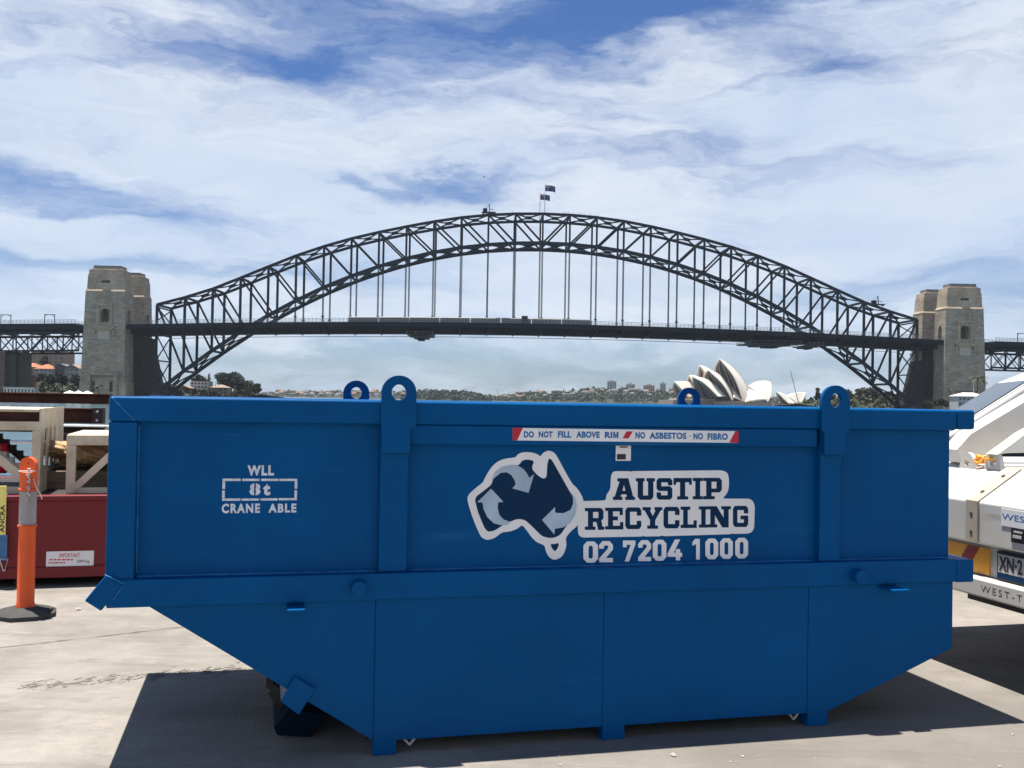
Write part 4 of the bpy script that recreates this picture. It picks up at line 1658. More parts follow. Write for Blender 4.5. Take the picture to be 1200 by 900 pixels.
wood('woodland', 'far_hill', 'tree cover among the houses on the far suburban slope', 420, 6.5, (-0.9, 0.05), seed=2)
wood('woodland', 'headland', 'dark wood covering the far headland behind the bin', 330, 8, (-0.95, 0.05), m='leaf_deep', seed=3)
wood('woodland', 'city_hill', 'wooded slope below the far apartment towers', 760, 9, (-0.95, 0.05), m='leaf', seed=4)
wood('woodland', 'distant_hill', 'faint tree cover on the most distant ridge', 260, 12, (-0.8, 0.05), m='leaf', seed=6)
wood('undergrowth', 'left_hill', 'green undergrowth on the slope beside the left tower', 600, 3.0, (-0.98, -0.15), m='leaf_olive', seed=5)
wood('undergrowth', 'right_hill', 'green undergrowth along the right shore', 700, 3.4, (-0.98, 0.05), m='leaf_olive', seed=7)


# ------------------------------------------------------------------ buildings across the water
def building(name, label, x0, x1, ytop, ybase, dist, depth, wallm, roof='flat', roofm=None, rows=3, cols=4, cat='building', rh=2.4, group=None, win=(0.5, 0.5), rz=0.0):
    p, q = at(x0, ybase, dist), at(x1, ybase, dist)
    h = at((x0 + x1) / 2, ytop, dist).z - p.z
    w = q.x - p.x
    b = thing(name, label, cat, ((p.x + q.x) / 2, dist, p.z), rz, group)
    hw = h if roof == 'flat' else h - rh
    MB().box((-w / 2, 0, -6), (w / 2, depth, hw)).build('wall', M[wallm], b)
    rm = M[roofm or wallm]
    if roof == 'flat':
        m_ = MB()
        m_.box((-w / 2 - 0.25, -0.25, hw), (w / 2 + 0.25, depth + 0.25, hw + 0.5))
        m_.build('roof', rm, b)
    else:
        m_ = MB()
        e = 0.5
        if roof == 'hip':
            i_ = min(w, depth) * 0.42
            m_.add([(-w / 2 - e, -e, hw), (w / 2 + e, -e, hw), (w / 2 + e, depth + e, hw), (-w / 2 - e, depth + e, hw),
                    (-w / 2 + i_, depth / 2, h), (w / 2 - i_, depth / 2, h)],
                   [(0, 1, 5, 4), (1, 2, 5), (2, 3, 4, 5), (3, 0, 4), (3, 2, 1, 0)])
        else:
            m_.add([(-w / 2 - e, -e, hw), (w / 2 + e, -e, hw), (w / 2 + e, depth + e, hw), (-w / 2 - e, depth + e, hw),
                    (0, -e, h), (0, depth + e, h)], [(0, 1, 4), (1, 2, 5, 4), (2, 3, 5), (3, 0, 4, 5), (3, 2, 1, 0)])
        m_.build('roof', rm, b)
    ww, wh = w / cols * win[0], hw / rows * win[1]
    for r in range(rows):
        for c in range(cols):
            cx = -w / 2 + w * (c + 0.5) / cols
            cz = hw * (r + 0.55) / rows
            m_ = MB()
            m_.box((cx - ww / 2, -0.12, cz - wh / 2), (cx + ww / 2, 0.1, cz + wh / 2))
            m_.build('window', M['win'], b)
    return b


building('apartment_block', 'white four storey apartment block under the left foot of the arch', 223, 243, 447.5, 464, 790, 14, 'white_wall', rows=4, cols=5)
building('house', 'brown roofed cream house right of the white apartment block', 246, 266, 450.5, 462, 780, 14, 'brown_block', 'hip', 'brown_roof', 2, 4, 'house')
building('brick_house', 'dark brick house left of the white apartment block', 205, 222, 451, 465, 775, 12, 'brick', 'gable', 'brown_roof', 2, 3, 'house')
building('tan_block', 'large tan brick block high on the slope left of the towers', 36, 75, 412, 437, 850, 20, 'brown_block', rows=5, cols=6)
building('terracotta_house', 'house with bright terracotta roof next to the steel trestle', 25, 43, 425, 440, 780, 14, 'brown_block', 'hip', 'orange_roof', 2, 3, 'house', 3.2)
building('terracotta_house', 'house with bright terracotta roof in front of the tan block', 40, 61, 426.5, 441, 770, 14, 'grey_wall', 'hip', 'orange_roof', 2, 4, 'house', 3.6)
building('dark_house', 'dark slate house right of the terracotta roofs', 63, 77, 426, 440, 775, 12, 'slate', 'gable', 'slate', 2, 3, 'house', 2)
building('grey_house', 'grey gabled house beside the left tower', 76, 92, 427, 441, 772, 12, 'grey_wall', 'gable', 'brown_roof', 2, 3, 'house', 3)
building('brick_building', 'long dark brick building below the stone pier', -30, 29, 438.5, 462, 690, 16, 'brick', 'flat', 'grey_wall', 3, 14, win=(0.4, 0.4))
building('foreshore_shed', 'low pale foreshore building under the brick wall', 4, 40, 454.5, 462, 640, 6, 'cream_wall', 'flat', 'grey_wall', 1, 9, 'shed')
building('pavilion', 'two storey waterside pavilion with pale roof at the right tower', 1123, 1156, 460, 477, 590, 12, 'grey_wall', 'hip', 'cream_wall', 2, 7, 'pavilion', 2.2, win=(0.7, 0.55))
building('red_brick_terrace', 'reddish brick building glimpsed under the approach girders', 4, 24, 424, 441, 800, 12, 'grey_wall', 'flat', 'grey_wall', 3, 4)

p = at(1141, 462, 598)
o = MB().tube([(0, 0, 0), (0, 0, 9)], [0.16, 0.08], 6).build('flagpole', M['galv'], None, loc=p)
tag(o, 'thin pale pole on the pavilion roof at the right tower', 'flagpole')
mq = at(92, 463.5, 600)
q = thing('marquee', 'white peaked marquee on the foreshore before the left tower', 'tent', (mq.x, mq.y, mq.z), 0)
for k in range(3):
    m_ = MB()
    x = (k - 1) * 5.2
    m_.add([(x - 2.6, -3, 1.3), (x + 2.6, -3, 1.3), (x + 2.6, 3, 1.3), (x - 2.6, 3, 1.3), (x, 0, 3.0)], [(0, 1, 4), (1, 2, 4), (2, 3, 4), (3, 0, 4), (3, 2, 1, 0)])
    m_.build('canopy', M['canvas'], q)
    for dx in (-2.5, 2.5):
        MB().tube([(x + dx, -2.9, -3), (x + dx, -2.9, 1.3)], 0.06, 6).build('pole', M['galv'], q)

# apartment towers on the far hill
towers = [(711.5, 722, 446.5, 'grey_wall', 'tallest pale apartment tower on the far hill'), (733.5, 744, 450, 'grey_wall', 'stepped apartment tower right of the tallest one'),
          (754.5, 767, 451.5, 'brown_block', 'wide brownish apartment tower on the far hill'), (773.5, 780, 449, 'grey_wall', 'slim pale apartment tower nearest the white sails'),
          (725, 731, 455.5, 'cream_wall', 'squat cream block left of the stepped tower'), (746, 752, 456, 'cream_wall', 'squat cream block between stepped and wide towers'),
          (694, 702, 457.5, 'cream_wall', 'low cream apartment block left of the tallest tower'), (784, 791, 455.5, 'grey_wall', 'low grey apartment block beside the far sails'),
          (664, 672, 459, 'brown_block', 'low tan apartment block on the far hill'), (768, 773, 456, 'white_wall', 'narrow white block between the wide and slim towers')]
for i, (x0, x1, yt, mm, lab) in enumerate(towers):
    d_ = 2960 + 15 * (i % 3)
    p, q_, t_ = at(x0, 466, d_), at(x1, 466, d_), at((x0 + x1) / 2, yt, d_)
    w = q_.x - p.x
    h = t_.z
    b = thing('apartment_tower', lab, 'tower block', ((p.x + q_.x) / 2, d_, 0), 0, 'apartment towers on the far hill')
    MB().box((-w / 2, 0, -2), (w / 2, w * 0.8, h)).build('wall', M[mm], b)
    MB().box((-w * 0.22, w * 0.2, h), (w * 0.2, w * 0.6, h + 4)).build('roof_plant', M['grey_wall'], b)
    nb = 5
    for k in range(nb):
        x = -w / 2 + w * (k + 0.5) / nb
        MB().box((x - w * 0.055, -0.4, h * 0.25), (x + w * 0.055, 0.3, h - 3)).build('window_bay', M['win'], b)
p = at(583, 467, 3600)
o = MB().tube([(0, 0, -2), (0, 0, 25), (0, 0, 38)], [1.6, 1.1, 0.3], 8).build('spire', M['grey_wall'], None, loc=p)
tag(o, 'faint slim spire on the far shore left of the wooded hill', 'spire')

# houses scattered over the far slopes
hm = []
for k, (wm, rm) in enumerate((('cream_wall', 'far_tile'), ('white_wall', 'brown_roof'), ('grey_wall', 'slate'), ('brown_block', 'far_tile'), ('white_wall', 'slate'))):
    w, d_, h, rh = 12 + 2 * (k % 3), 10, 6 + (k % 2) * 2.5, 3.0
    m_ = MB()
    m_.box((-w / 2, -d_ / 2, -5), (w / 2, d_ / 2, h), 0)
    m_.add([(-w / 2 - 0.6, -d_ / 2 - 0.6, h), (w / 2 + 0.6, -d_ / 2 - 0.6, h), (w / 2 + 0.6, d_ / 2 + 0.6, h), (-w / 2 - 0.6, d_ / 2 + 0.6, h),
            (-w * 0.22, 0, h + rh), (w * 0.22, 0, h + rh)], [(0, 1, 5, 4), (1, 2, 5), (2, 3, 4, 5), (3, 0, 4), (3, 2, 1, 0)], 1)
    for c in range(3):
        m_.box((-w / 2 + w * (c + 0.25) / 3, -d_ / 2 - 0.15, h * 0.35), (-w / 2 + w * (c + 0.75) / 3, -d_ / 2 + 0.1, h * 0.8), 2)
    o = m_.build('tmp', [M[wm], M[rm], M['win']])
    hm.append(o.data)
    bpy.data.objects.remove(o)
rng = random.Random(77)
for (ln, n, lab, grp, lims) in (('far_hill', 95, 'small pale house on the far slope left of the lifting lugs', 'houses on the far suburban slope', (-0.85, -0.02)),
                                ('city_hill', 75, 'small house among trees on the hill below the apartment towers', 'houses on the far wooded hill', (-0.7, -0.02))):
    hgt, cols, dist, front = LANDS[ln]
    k = 0
    while k < n:
        x = rng.uniform(cols[0][0] + 20, cols[-1][0] - 60)
        y = dist + rng.uniform(*lims) * front
        z = hgt(x, y)
        if z < WATER + 3:
            continue
        o = bpy.data.objects.new('house', hm[rng.randrange(5)])
        COL.objects.link(o)
        o.location = (x, y, z + 0.5)
        o.rotation_euler = (0, 0, rng.uniform(-0.5, 0.5))
        s = rng.uniform(0.8, 1.35)
        o.scale = (s, s, s)
        tag(o, lab, 'house', grp)
        k += 1

# helicopter
hc = thing('helicopter', 'tiny dark helicopter high above the arch left of the flags', 'helicopter', at(567, 207.5, 2300), R(25))
m_ = MB()
prof = [(-2.2, 0.15), (-2.0, 0.8), (-1.0, 1.35), (0.4, 1.4), (1.6, 0.9), (2.2, 0.4)]
vs, fs = [], []
for (x, r) in prof:
    for k in range(10):
        a = 2 * math.pi * k / 10
        vs.append((x, r * 0.8 * math.cos(a), r * math.sin(a)))
for i in range(5):
    for k in range(10):
        fs.append((i * 10 + k, i * 10 + (k + 1) % 10, (i + 1) * 10 + (k + 1) % 10, (i + 1) * 10 + k))
fs += [tuple(range(10)), tuple(range(50, 60))]
m_.add(vs, fs).build('fuselage', M['slate'], hc, smooth='all')
MB().tube([(1.8, 0, 0.4), (7.0, 0, 1.0)], [0.45, 0.18], 8).build('tail_boom', M['slate'], hc)
m_ = MB()
m_.box((-5.2, -0.14, 2.05), (5.2, 0.14, 2.13))
m_.box((-0.14, -5.2, 2.14), (0.14, 5.2, 2.22))
m_.tube([(0, 0, 1.2), (0, 0, 2.2)], 0.16, 6)
m_.build('rotor', M['black'], hc)
m_ = MB()
m_.box((6.7, 0.2, -0.2), (7.0, 0.28, 2.3))
m_.add([(6.4, 0, 0.9), (7.3, 0, 0.9), (7.6, 0, 2.4), (7.1, 0, 2.4), (6.4, 0.1, 0.9), (7.3, 0.1, 0.9), (7.6, 0.1, 2.4), (7.1, 0.1, 2.4)],
       [(0, 1, 2, 3), (7, 6, 5, 4), (0, 4, 5, 1), (1, 5, 6, 2), (2, 6, 7, 3), (3, 7, 4, 0)])
m_.build('tail_fin', M['slate'], hc)
m_ = MB()
for y in (-1.1, 1.1):
    m_.tube([(-2.0, y, -1.9), (1.6, y, -1.9)], 0.09, 6)
    m_.bar((-1.0, y, -1.9), (-0.8, y * 0.6, -0.9), 0.1)
    m_.bar((0.8, y, -1.9), (0.6, y * 0.6, -0.9), 0.1)
m_.build('skid', M['black'], hc)

# ------------------------------------------------------------------ the blue skip bin
BINP = Vector((-0.59, 4.512, 0))
BINY = R(14)


def on_plane(px, py, P, yaw, off=0.0):
    """(along, up) of a photo point on the upright plane through P, off metres behind it"""
    n = Vector((-math.sin(yaw), math.cos(yaw), 0))
    e = Vector((math.cos(yaw), math.sin(yaw), 0))
    q = Vector(P) + n * off
    o = Vector((0, 0, EYE))
    d = ray(px, py)
    w = o + d * (n.dot(q - o) / n.dot(d))
    return (e.dot(w - q), w.z)


def bp(px, py, off=0.0):
    return on_plane(px, py, BINP, BINY, off)


skip = thing('skip_bin', 'large blue steel skip bin with white lettering and lifting lugs on the quay', 'skip bin', BINP, BINY)
BL = M['blue']
W = 1.62


def poly_plate(mb, pts, th, y0, y1):
    n = len(pts)
    nor = []
    for i in range(n):
        a, b = Vector(pts[max(0, i - 1)]), Vector(pts[min(n - 1, i + 1)])
        d = (b - a).normalized()
        nor.append(Vector((-d.y, d.x)))
    inn = [(p[0] + q.x * th, p[1] + q.y * th) for p, q in zip(pts, nor)]
    vs = []
    for (p, q) in zip(pts, inn):
        vs += [(p[0], y0, p[1]), (p[0], y1, p[1]), (q[0], y1, q[1]), (q[0], y0, q[1])]
    fs = []
    for i in range(n - 1):
        for k in range(4):
            fs.append((i * 4 + k, i * 4 + (k + 1) % 4, i * 4 + 4 + (k + 1) % 4, i * 4 + 4 + k))
    fs += [(0, 1, 2, 3), ((n - 1) * 4, (n - 1) * 4 + 3, (n - 1) * 4 + 2, (n - 1) * 4 + 1)]
    mb.add(vs, fs)


# plates: gently buckled between the ribs
def panel(name, poly, y0, y1, parent, amp=0.0, seed=0):
    me = outline_mesh(name, [poly], y0, y1)
    me.materials.clear()
    me.materials.append(BL)
    if amp:
        bm = bmesh.new()
        bm.from_mesh(me)
        xs = [p[0] for p in poly]
        zs = [p[1] for p in poly]
        for i in range(1, 24):
            bmesh.ops.bisect_plane(bm, geom=bm.verts[:] + bm.edges[:] + bm.faces[:], plane_co=(min(xs) + (max(xs) - min(xs)) * i / 24, 0, 0), plane_no=(1, 0, 0))
        for i in range(1, 9):
            bmesh.ops.bisect_plane(bm, geom=bm.verts[:] + bm.edges[:] + bm.faces[:], plane_co=(0, 0, min(zs) + (max(zs) - min(zs)) * i / 9), plane_no=(0, 0, 1))
        for v in bm.verts:
            x, z = v.co.x, v.co.z
            v.co.y += amp * (math.sin(x * 2.9 + seed) * math.cos(z * 4.1 + seed * 2) + 0.5 * math.sin(x * 6.3 - z * 5 + seed))
        bm.to_mesh(me)
        bm.free()
    o = link(name, me, parent)
    me.polygons.foreach_set('use_smooth', [True] * len(me.polygons))
    me.set_sharp_from_angle(angle=R(30))
    return o


UP = [(-1.125, 0.70), (2.982, 0.70), (2.982, 1.55), (-1.125, 1.55)]
LOW = [(-0.975, 0.705), (0.004, 0.0645), (2.265, 0.0645), (2.984, 0.352), (2.984, 0.705)]
panel('upper_side_panel', UP, 0.040, 0.048, skip, 0.0022, 1)
LP = [[(-0.975, 0.705), (-0.003, 0.069), (-0.003, 0.705)], [(0.0, 0.0645), (1.0745, 0.0645), (1.0745, 0.705), (0.0, 0.705)],
      [(1.0775, 0.0645), (2.1505, 0.0645), (2.1505, 0.705), (1.0775, 0.705)], [(2.1535, 0.0645), (2.265, 0.0645), (2.984, 0.352), (2.984, 0.705), (2.1535, 0.705)]]
for k, q in enumerate(LP):
    panel('lower_side_panel', q, 0.0035, 0.011, skip, 0.0011, 2 + k)
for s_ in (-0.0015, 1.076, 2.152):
    MB().box((s_ - 0.03, 0.0135, 0.075), (s_ + 0.03, 0.0215, 0.70)).build('seam_backing', M['shade_seam_blue'], skip)
panel('upper_side_panel', UP, W - 0.048, W - 0.040, skip)
panel('lower_side_panel', LOW, W - 0.022, W - 0.012, skip)
m_ = MB()
poly_plate(m_, [(-1.118, 0.79), (-0.96, 0.70), (0.01, 0.0725), (2.262, 0.0725), (2.977, 0.356), (2.977, 0.70)], 0.008, 0.0114, W - 0.0125)
m_.build('floor_plate', BL, skip)
m_ = MB()
m_.box((-1.118, 0.05, 0.795), (-1.110, W - 0.05, 1.50))
m_.build('end_wall', BL, skip)
m_ = MB()
m_.box((2.969, 0.05, 0.705), (2.977, W - 0.05, 1.50))
m_.build('end_wall', BL, skip)


def wbox(name, lo, hi, m=None, b=0.006, parent=skip):
    return MB().box(lo, hi).build(name, m or BL, parent, bevel=b)


wbox('rim', (-1.137, -0.012, 1.478), (2.988, 0.100, 1.585), b=0.013)
wbox('rim', (-1.137, W - 0.100, 1.478), (2.988, W + 0.012, 1.585), b=0.013)
wbox('rim', (-1.135, 0.101, 1.48), (-1.03, W - 0.101, 1.583))
wbox('rim', (2.989, -0.014, 1.484), (3.096, W + 0.014, 1.586), b=0.013)
for y0, y1 in ((-0.009, 0.052), (W - 0.052, W + 0.009)):
    wbox('corner_post', (-1.136, y0, 0.79), (-1.022, y1, 1.477))
    wbox('stiffener', (0.140, y0 + 0.005, 1.389), (2.186, y1, 1.477))
    wbox('mid_rail', (-1.128, y0 - 0.012, 0.697), (2.988, y1 + 0.002, 0.815))
    for (a, b) in ((0.007, 0.135), (2.206, 2.322)):
        wbox('rib', (a, y0 + 0.009, 0.816), (b, y1, 1.476))
    for (a, b) in ((0.0, 0.103), (1.077, 1.188), (2.153, 2.266)):
        wbox('foot', (a, 0.0 if y0 < 1 else W - 0.085, 0.0), (b, 0.085 if y0 < 1 else W, 0.0640), b=0.003)
wbox('mid_rail', (2.989, -0.019, 0.694), (3.092, W + 0.019, 0.810))
bump = [(-1.132, 0.836), (-1.212, 0.732), (-1.147, 0.687), (-1.062, 0.792)]
MB().prism(bump, -0.024, W + 0.024).build('bumper_tube', BL, skip, bevel=0.005)
c = [bp(*p) for p in ((345, 792), (328.6, 821), (350, 837), (370, 806))]
MB().prism(c, -0.016, W + 0.016).build('lower_tube', BL, skip, bevel=0.005)
# bracket and roller carried under the sloping end
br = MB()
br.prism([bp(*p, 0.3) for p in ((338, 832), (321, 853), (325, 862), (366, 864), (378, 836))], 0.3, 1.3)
br.build('roller_bracket', M['shade_seam_blue'], skip, bevel=0.004)  # colour carries the deep shade under the slope
br = MB()
br.prism([bp(*p, 0.45) for p in ((322, 803), (314, 812), (330, 842), (341, 842), (341, 815))], 0.45, 0.52)
br.prism([bp(*p, 0.45) for p in ((320, 798), (312, 800), (311, 806), (322, 812))], 0.46, 1.2)
br.build('latch_bracket', M['black'], skip)
for s0 in (0.135, 2.07):
    h = MB()
    for (a, b) in (((s0, 0.062), (s0 + 0.034, 0.022)), ((s0 + 0.034, 0.022), (s0 + 0.068, 0.062))):
        h.tube([(a[0], 0.05, a[1]), (b[0], 0.05, b[1])], 0.006, 6)
    h.build('tie_loop', M['galv'], skip)


def lug(cx, y0, y1, zlow=1.352):
    rad, zc = 0.078, 1.620
    lw = 0.062 if cx > 1 else 0.074
    out = [(cx - lw, zlow), (cx + 0.054, zlow), (cx + 0.055, 1.458), (cx + rad, 1.474)]
    out += [(cx + rad * math.cos(a), zc + rad * math.sin(a)) for a in [math.pi * i / 22 for i in range(23)]]
    out += [(cx - rad, 1.474), (cx - lw - 0.001, 1.458)]
    hole = [(cx + 0.033 * math.cos(a), zc + 0.002 + 0.036 * math.sin(a)) for a in [2 * math.pi * i / 24 for i in range(24)]]
    me = outline_mesh('lifting_lug', [out, hole], y0, y1)
    me.materials.clear()
    me.materials.append(BL)
    link('lifting_lug', me, skip, bevel=0.003)


lug(0.081, -0.036, -0.0125)
lug(2.268, -0.036, -0.0125)
lug(0.044, W + 0.0125, W + 0.036, 1.47)
lug(2.222, W + 0.0125, W + 0.036, 1.47)
for (s, z) in (bp(421, 690, -0.07), bp(1010, 676, -0.07)):
    for (ya, yb) in ((-0.075, -0.02), (W + 0.02, W + 0.075)):
        MB().tube([(s, ya, z), (s, yb, z)], 0.034, 28).build('trunnion_pin', BL, skip, bevel=0.005)
for (pa, pb) in ((337, 358), (1046, 1066)):
    a, b, z = bp(pa, 700, -0.118)[0], bp(pb, 700, -0.118)[0], 0.687
    wbox('tie_hook', (a, -0.122, z - 0.012), (b, 0.0115, z), b=0.003)


def weld(p, q, r=0.0035, n=None, seed=0):
    rng = random.Random(seed)
    p, q = Vector(p), Vector(q)
    n = n or max(6, int((q - p).length / 0.012))
    pts = [p.lerp(q, i / n) + Vector((0, rng.uniform(-0.0012, 0.0012), rng.uniform(-0.0015, 0.0015))) for i in range(n + 1)]
    MB().tube(pts, [r * rng.uniform(0.55, 1.35) for _ in pts], 6).build('weld_bead', M['blue_light'] if seed < 10 else BL, skip, smooth='all')


weld((-1.02, 0.036, 0.818), (0.01, 0.036, 0.816), 0.005, seed=1)
weld((0.14, 0.036, 0.818), (2.2, 0.036, 0.816), 0.005, seed=2)
weld((2.33, 0.036, 0.817), (2.98, 0.036, 0.815), 0.005, seed=3)
weld((-1.018, 0.036, 0.83), (-1.02, 0.036, 1.47), 0.004, seed=4)
weld((-1.125, -0.013, 1.578), (-1.03, -0.013, 1.482), 0.003, seed=5)
weld((-1.055, -0.0225, 0.797), (-1.135, -0.0245, 0.838), 0.003, seed=6)
weld((-1.062, -0.0225, 0.79), (-1.10, -0.0225, 0.735), 0.003, seed=7)
for k, s in enumerate((0.0, 1.077, 2.153)):
    weld((s + 0.0, 0.003, 0.07), (s + 0.0, 0.003, 0.69), 0.0012, seed=10 + k)
c0 = bp(345, 792)
c1 = bp(368, 806)
weld((c0[0], -0.017, c0[1]), (c1[0], -0.017, c1[1]), 0.0022, seed=14)
weld((0.010, -0.0125, 1.351), (0.134, -0.0125, 1.351), 0.0028, seed=15)
weld((2.208, -0.0125, 1.351), (2.321, -0.0125, 1.351), 0.0028, seed=16)

# --- the white stencil on the left panel
PY = 0.038
st = thing('stencil_marking', None, None, (0, 0, 0))
st.parent = skip
SM = M['stencil']


def up(x, y):
    return bp(x, y, 0.038)


def crop1(x, y):
    return up(240 + x / 9.2308, 530 + y / 9.2308)


def tx(name, s, a, b, m, parent, y0=PY - 0.0015, y1=PY, bold=0.02, sp=1.0, conv=crop1):
    (xa, zb), (xb, za) = conv(*a), conv(*b)
    return text(name, s, xa, xb, za, zb, y0, y1, m, parent, bold, sp)


tx('lettering', 'WLL', (462, 140), (748, 252), SM, st, bold=0.05, sp=1.2)
tx('lettering', '8', (485, 335), (600, 466), SM, st, bold=0.05)
tx('lettering', 't', (632, 340), (708, 466), SM, st, bold=0.05)
tx('lettering', 'CRANE', (184, 556), (596, 656), SM, st, bold=0.045, sp=1.25)
tx('lettering', 'ABLE', (690, 556), (990, 650), SM, st, bold=0.045, sp=1.25)
bx = MB()
for (x0, y0, x1, y1) in ((192, 285, 388, 310), (405, 286, 592, 310), (610, 286, 795, 310), (806, 286, 1000, 310),
                         (188, 500, 385, 524), (398, 500, 586, 522), (602, 498, 786, 521), (800, 496, 996, 518),
                         (192, 312, 219, 396), (188, 412, 215, 498), (974, 312, 1000, 394), (970, 410, 996, 494)):
    (a, d), (b, c) = crop1(x0, y0), crop1(x1, y1)
    bx.box((a, PY - 0.0015, c), (b, PY, d))
bx.build('stencil_frame', SM, st)
# stencil bridges that cut the 8
m_ = MB()
(a, d), (b, c_) = crop1(536, 330), crop1(549, 470)
m_.box((a, PY - 0.0022, c_), (b, PY, d))
m_.build('stencil_gap', BL, st)

# --- warning strip under the rim
ws = thing('warning_sticker', None, None)
ws.parent = skip
SY = -0.0042


def sp8(x, y):
    return bp(590 + x / 4.1379, 490 + y / 4.1379, -0.004)


outline('sticker_base', [[sp8(44, 47), sp8(1139, 63), sp8(1139, 120), sp8(44, 108)]], SY - 0.001, SY, M['white_print'], ws)
for q in (((44, 47), (94, 47), (66, 108), (44, 108)), ((597, 64), (627, 64), (606, 98), (577, 98)), ((1124, 63), (1139, 63), (1139, 120), (1094, 118))):
    outline('red_stripe', [[sp8(*p) for p in q]], SY - 0.0018, SY - 0.001, M['red_print'], ws)
for s, a, b in (('DO', (99, 63), (147, 95)), ('NOT', (171, 63), (238, 95)), ('FILL', (264, 63), (328, 95)), ('ABOVE', (353, 64), (466, 96)),
                ('RI', (491, 66), (527, 97)), ('NO', (640, 67), (686, 99)), ('ASBESTOS', (708, 69), (886, 102)), ('\u00b7', (902, 84), (908, 90)),
                ('NO', (921, 72), (966, 104)), ('FIBRO', (989, 73), (1087, 106))):
    tx('lettering', s, a, b, M['print_blue'], ws, SY - 0.0018, SY - 0.001, 0.012 if s == 'RIM' else 0.045, 1.08, sp8)
MP = [(0, 0), (0.26, 0), (0.26, 0.62), (0.42, 0), (0.58, 0), (0.74, 0.62), (0.74, 0), (1, 0), (1, 1), (0.70, 1), (0.5, 0.36), (0.30, 1), (0, 1)]
outline('lettering', [[sp8(532 + 25 * u, 97 - 31 * v) for u, v in MP]], SY - 0.0018, SY - 0.001, M['print_blue'], ws)
# small riveted plate below it
lp = thing('data_plate', None, None)
lp.parent = skip
(a, d), (b, c_) = up(721.5, 521.5), up(739, 540)
MB().box((a, PY - 0.003, c_), (b, PY, d)).build('plate', M['white_print'], lp, bevel=0.001)
(a, d), (b, c_) = up(722.8, 532), up(733, 538.5)
MB().box((a, PY - 0.0042, c_), (b, PY - 0.0031, d)).build('dark_window', M['black'], lp)
(a, d), (b, c_) = up(726, 523), up(735, 524.6)
MB().box((a, PY - 0.0042, c_), (b, PY - 0.0031, d)).build('print_line', M['black'], lp)

# --- the map of Australia with recycling arrows
lg = thing('map_decal', None, None)
lg.parent = skip


def mp(x, y):
    return up(540 + x / 6, 515 + y / 6)


A_OUT = [(48, 430), (55, 390), (100, 345), (150, 305), (165, 280), (195, 225), (240, 170), (300, 138), (380, 125), (400, 105), (440, 90), (500, 92),
         (540, 105), (560, 118), (575, 98), (610, 80), (640, 85), (670, 110), (720, 200), (780, 305), (815, 340), (850, 395), (862, 440), (860, 500),
         (845, 560), (815, 610), (780, 640), (740, 690), (742, 740), (727, 795), (700, 830), (660, 845), (625, 830), (600, 790), (585, 745), (540, 725),
         (500, 690), (460, 635), (430, 605), (400, 625), (350, 645), (290, 655), (240, 690), (190, 705), (150, 690), (130, 660), (95, 580), (70, 510)]
A_IN = [(100, 430), (106, 402), (160, 362), (215, 318), (235, 250), (262, 210), (300, 190), (350, 180), (408, 183), (430, 147), (470, 140), (518, 151), (500, 190), (505, 215),
        (545, 258), (585, 277), (603, 262), (608, 172), (620, 130), (640, 145), (700, 250), (770, 375), (800, 420), (812, 480), (790, 550), (740, 610),
        (700, 670), (660, 690), (620, 693), (570, 680), (500, 610), (450, 565), (400, 557), (340, 580), (290, 605), (240, 640), (190, 650), (165, 620), (120, 510)]
TAS = [(628, 735), (660, 735), (690, 726), (685, 755), (662, 790), (641, 765)]
AR1 = [(215, 290), (240, 228), (290, 192), (350, 178), (400, 182), (440, 208), (466, 240), (480, 270), (515, 242), (475, 375), (360, 343), (385, 318), (378, 288),
       (355, 250), (320, 230), (280, 234), (245, 262)]
AR2 = [(115, 440), (212, 345), (300, 440), (262, 441), (258, 480), (270, 530), (300, 563), (350, 580), (330, 600), (280, 602), (230, 588), (185, 545), (160, 490), (152, 443)]
AR3 = [(570, 565), (662, 475), (662, 515), (720, 518), (770, 495), (788, 455), (788, 410), (775, 375), (800, 405), (815, 460), (805, 530), (770, 585), (720, 618), (660, 628), (657, 668)]
outline('map_border', [[mp(*p) for p in smooth_loop(A_OUT, 3)]], PY - 0.0010, PY, M['white_print'], lg)
outline('map_shape', [[mp(*p) for p in round_poly(A_IN, 22)]], PY - 0.0018, PY - 0.0010, M['navy'], lg)
outline('map_island', [[mp(*p) for p in round_poly(TAS, 14)]], PY - 0.0018, PY - 0.0010, M['navy'], lg)
for a in (AR1, AR2, AR3):
    outline('arrow', [[mp(*p) for p in round_poly(a, 4, 2)]], PY - 0.0026, PY - 0.0018, M['arrow'], lg)

# --- the trade name on its white plate, the phone number below
nm = thing('name_decal', None, None)
nm.parent = skip


def np_(x, y):
    return up(670 + x / 5.1422, 490 + y / 5.1422)


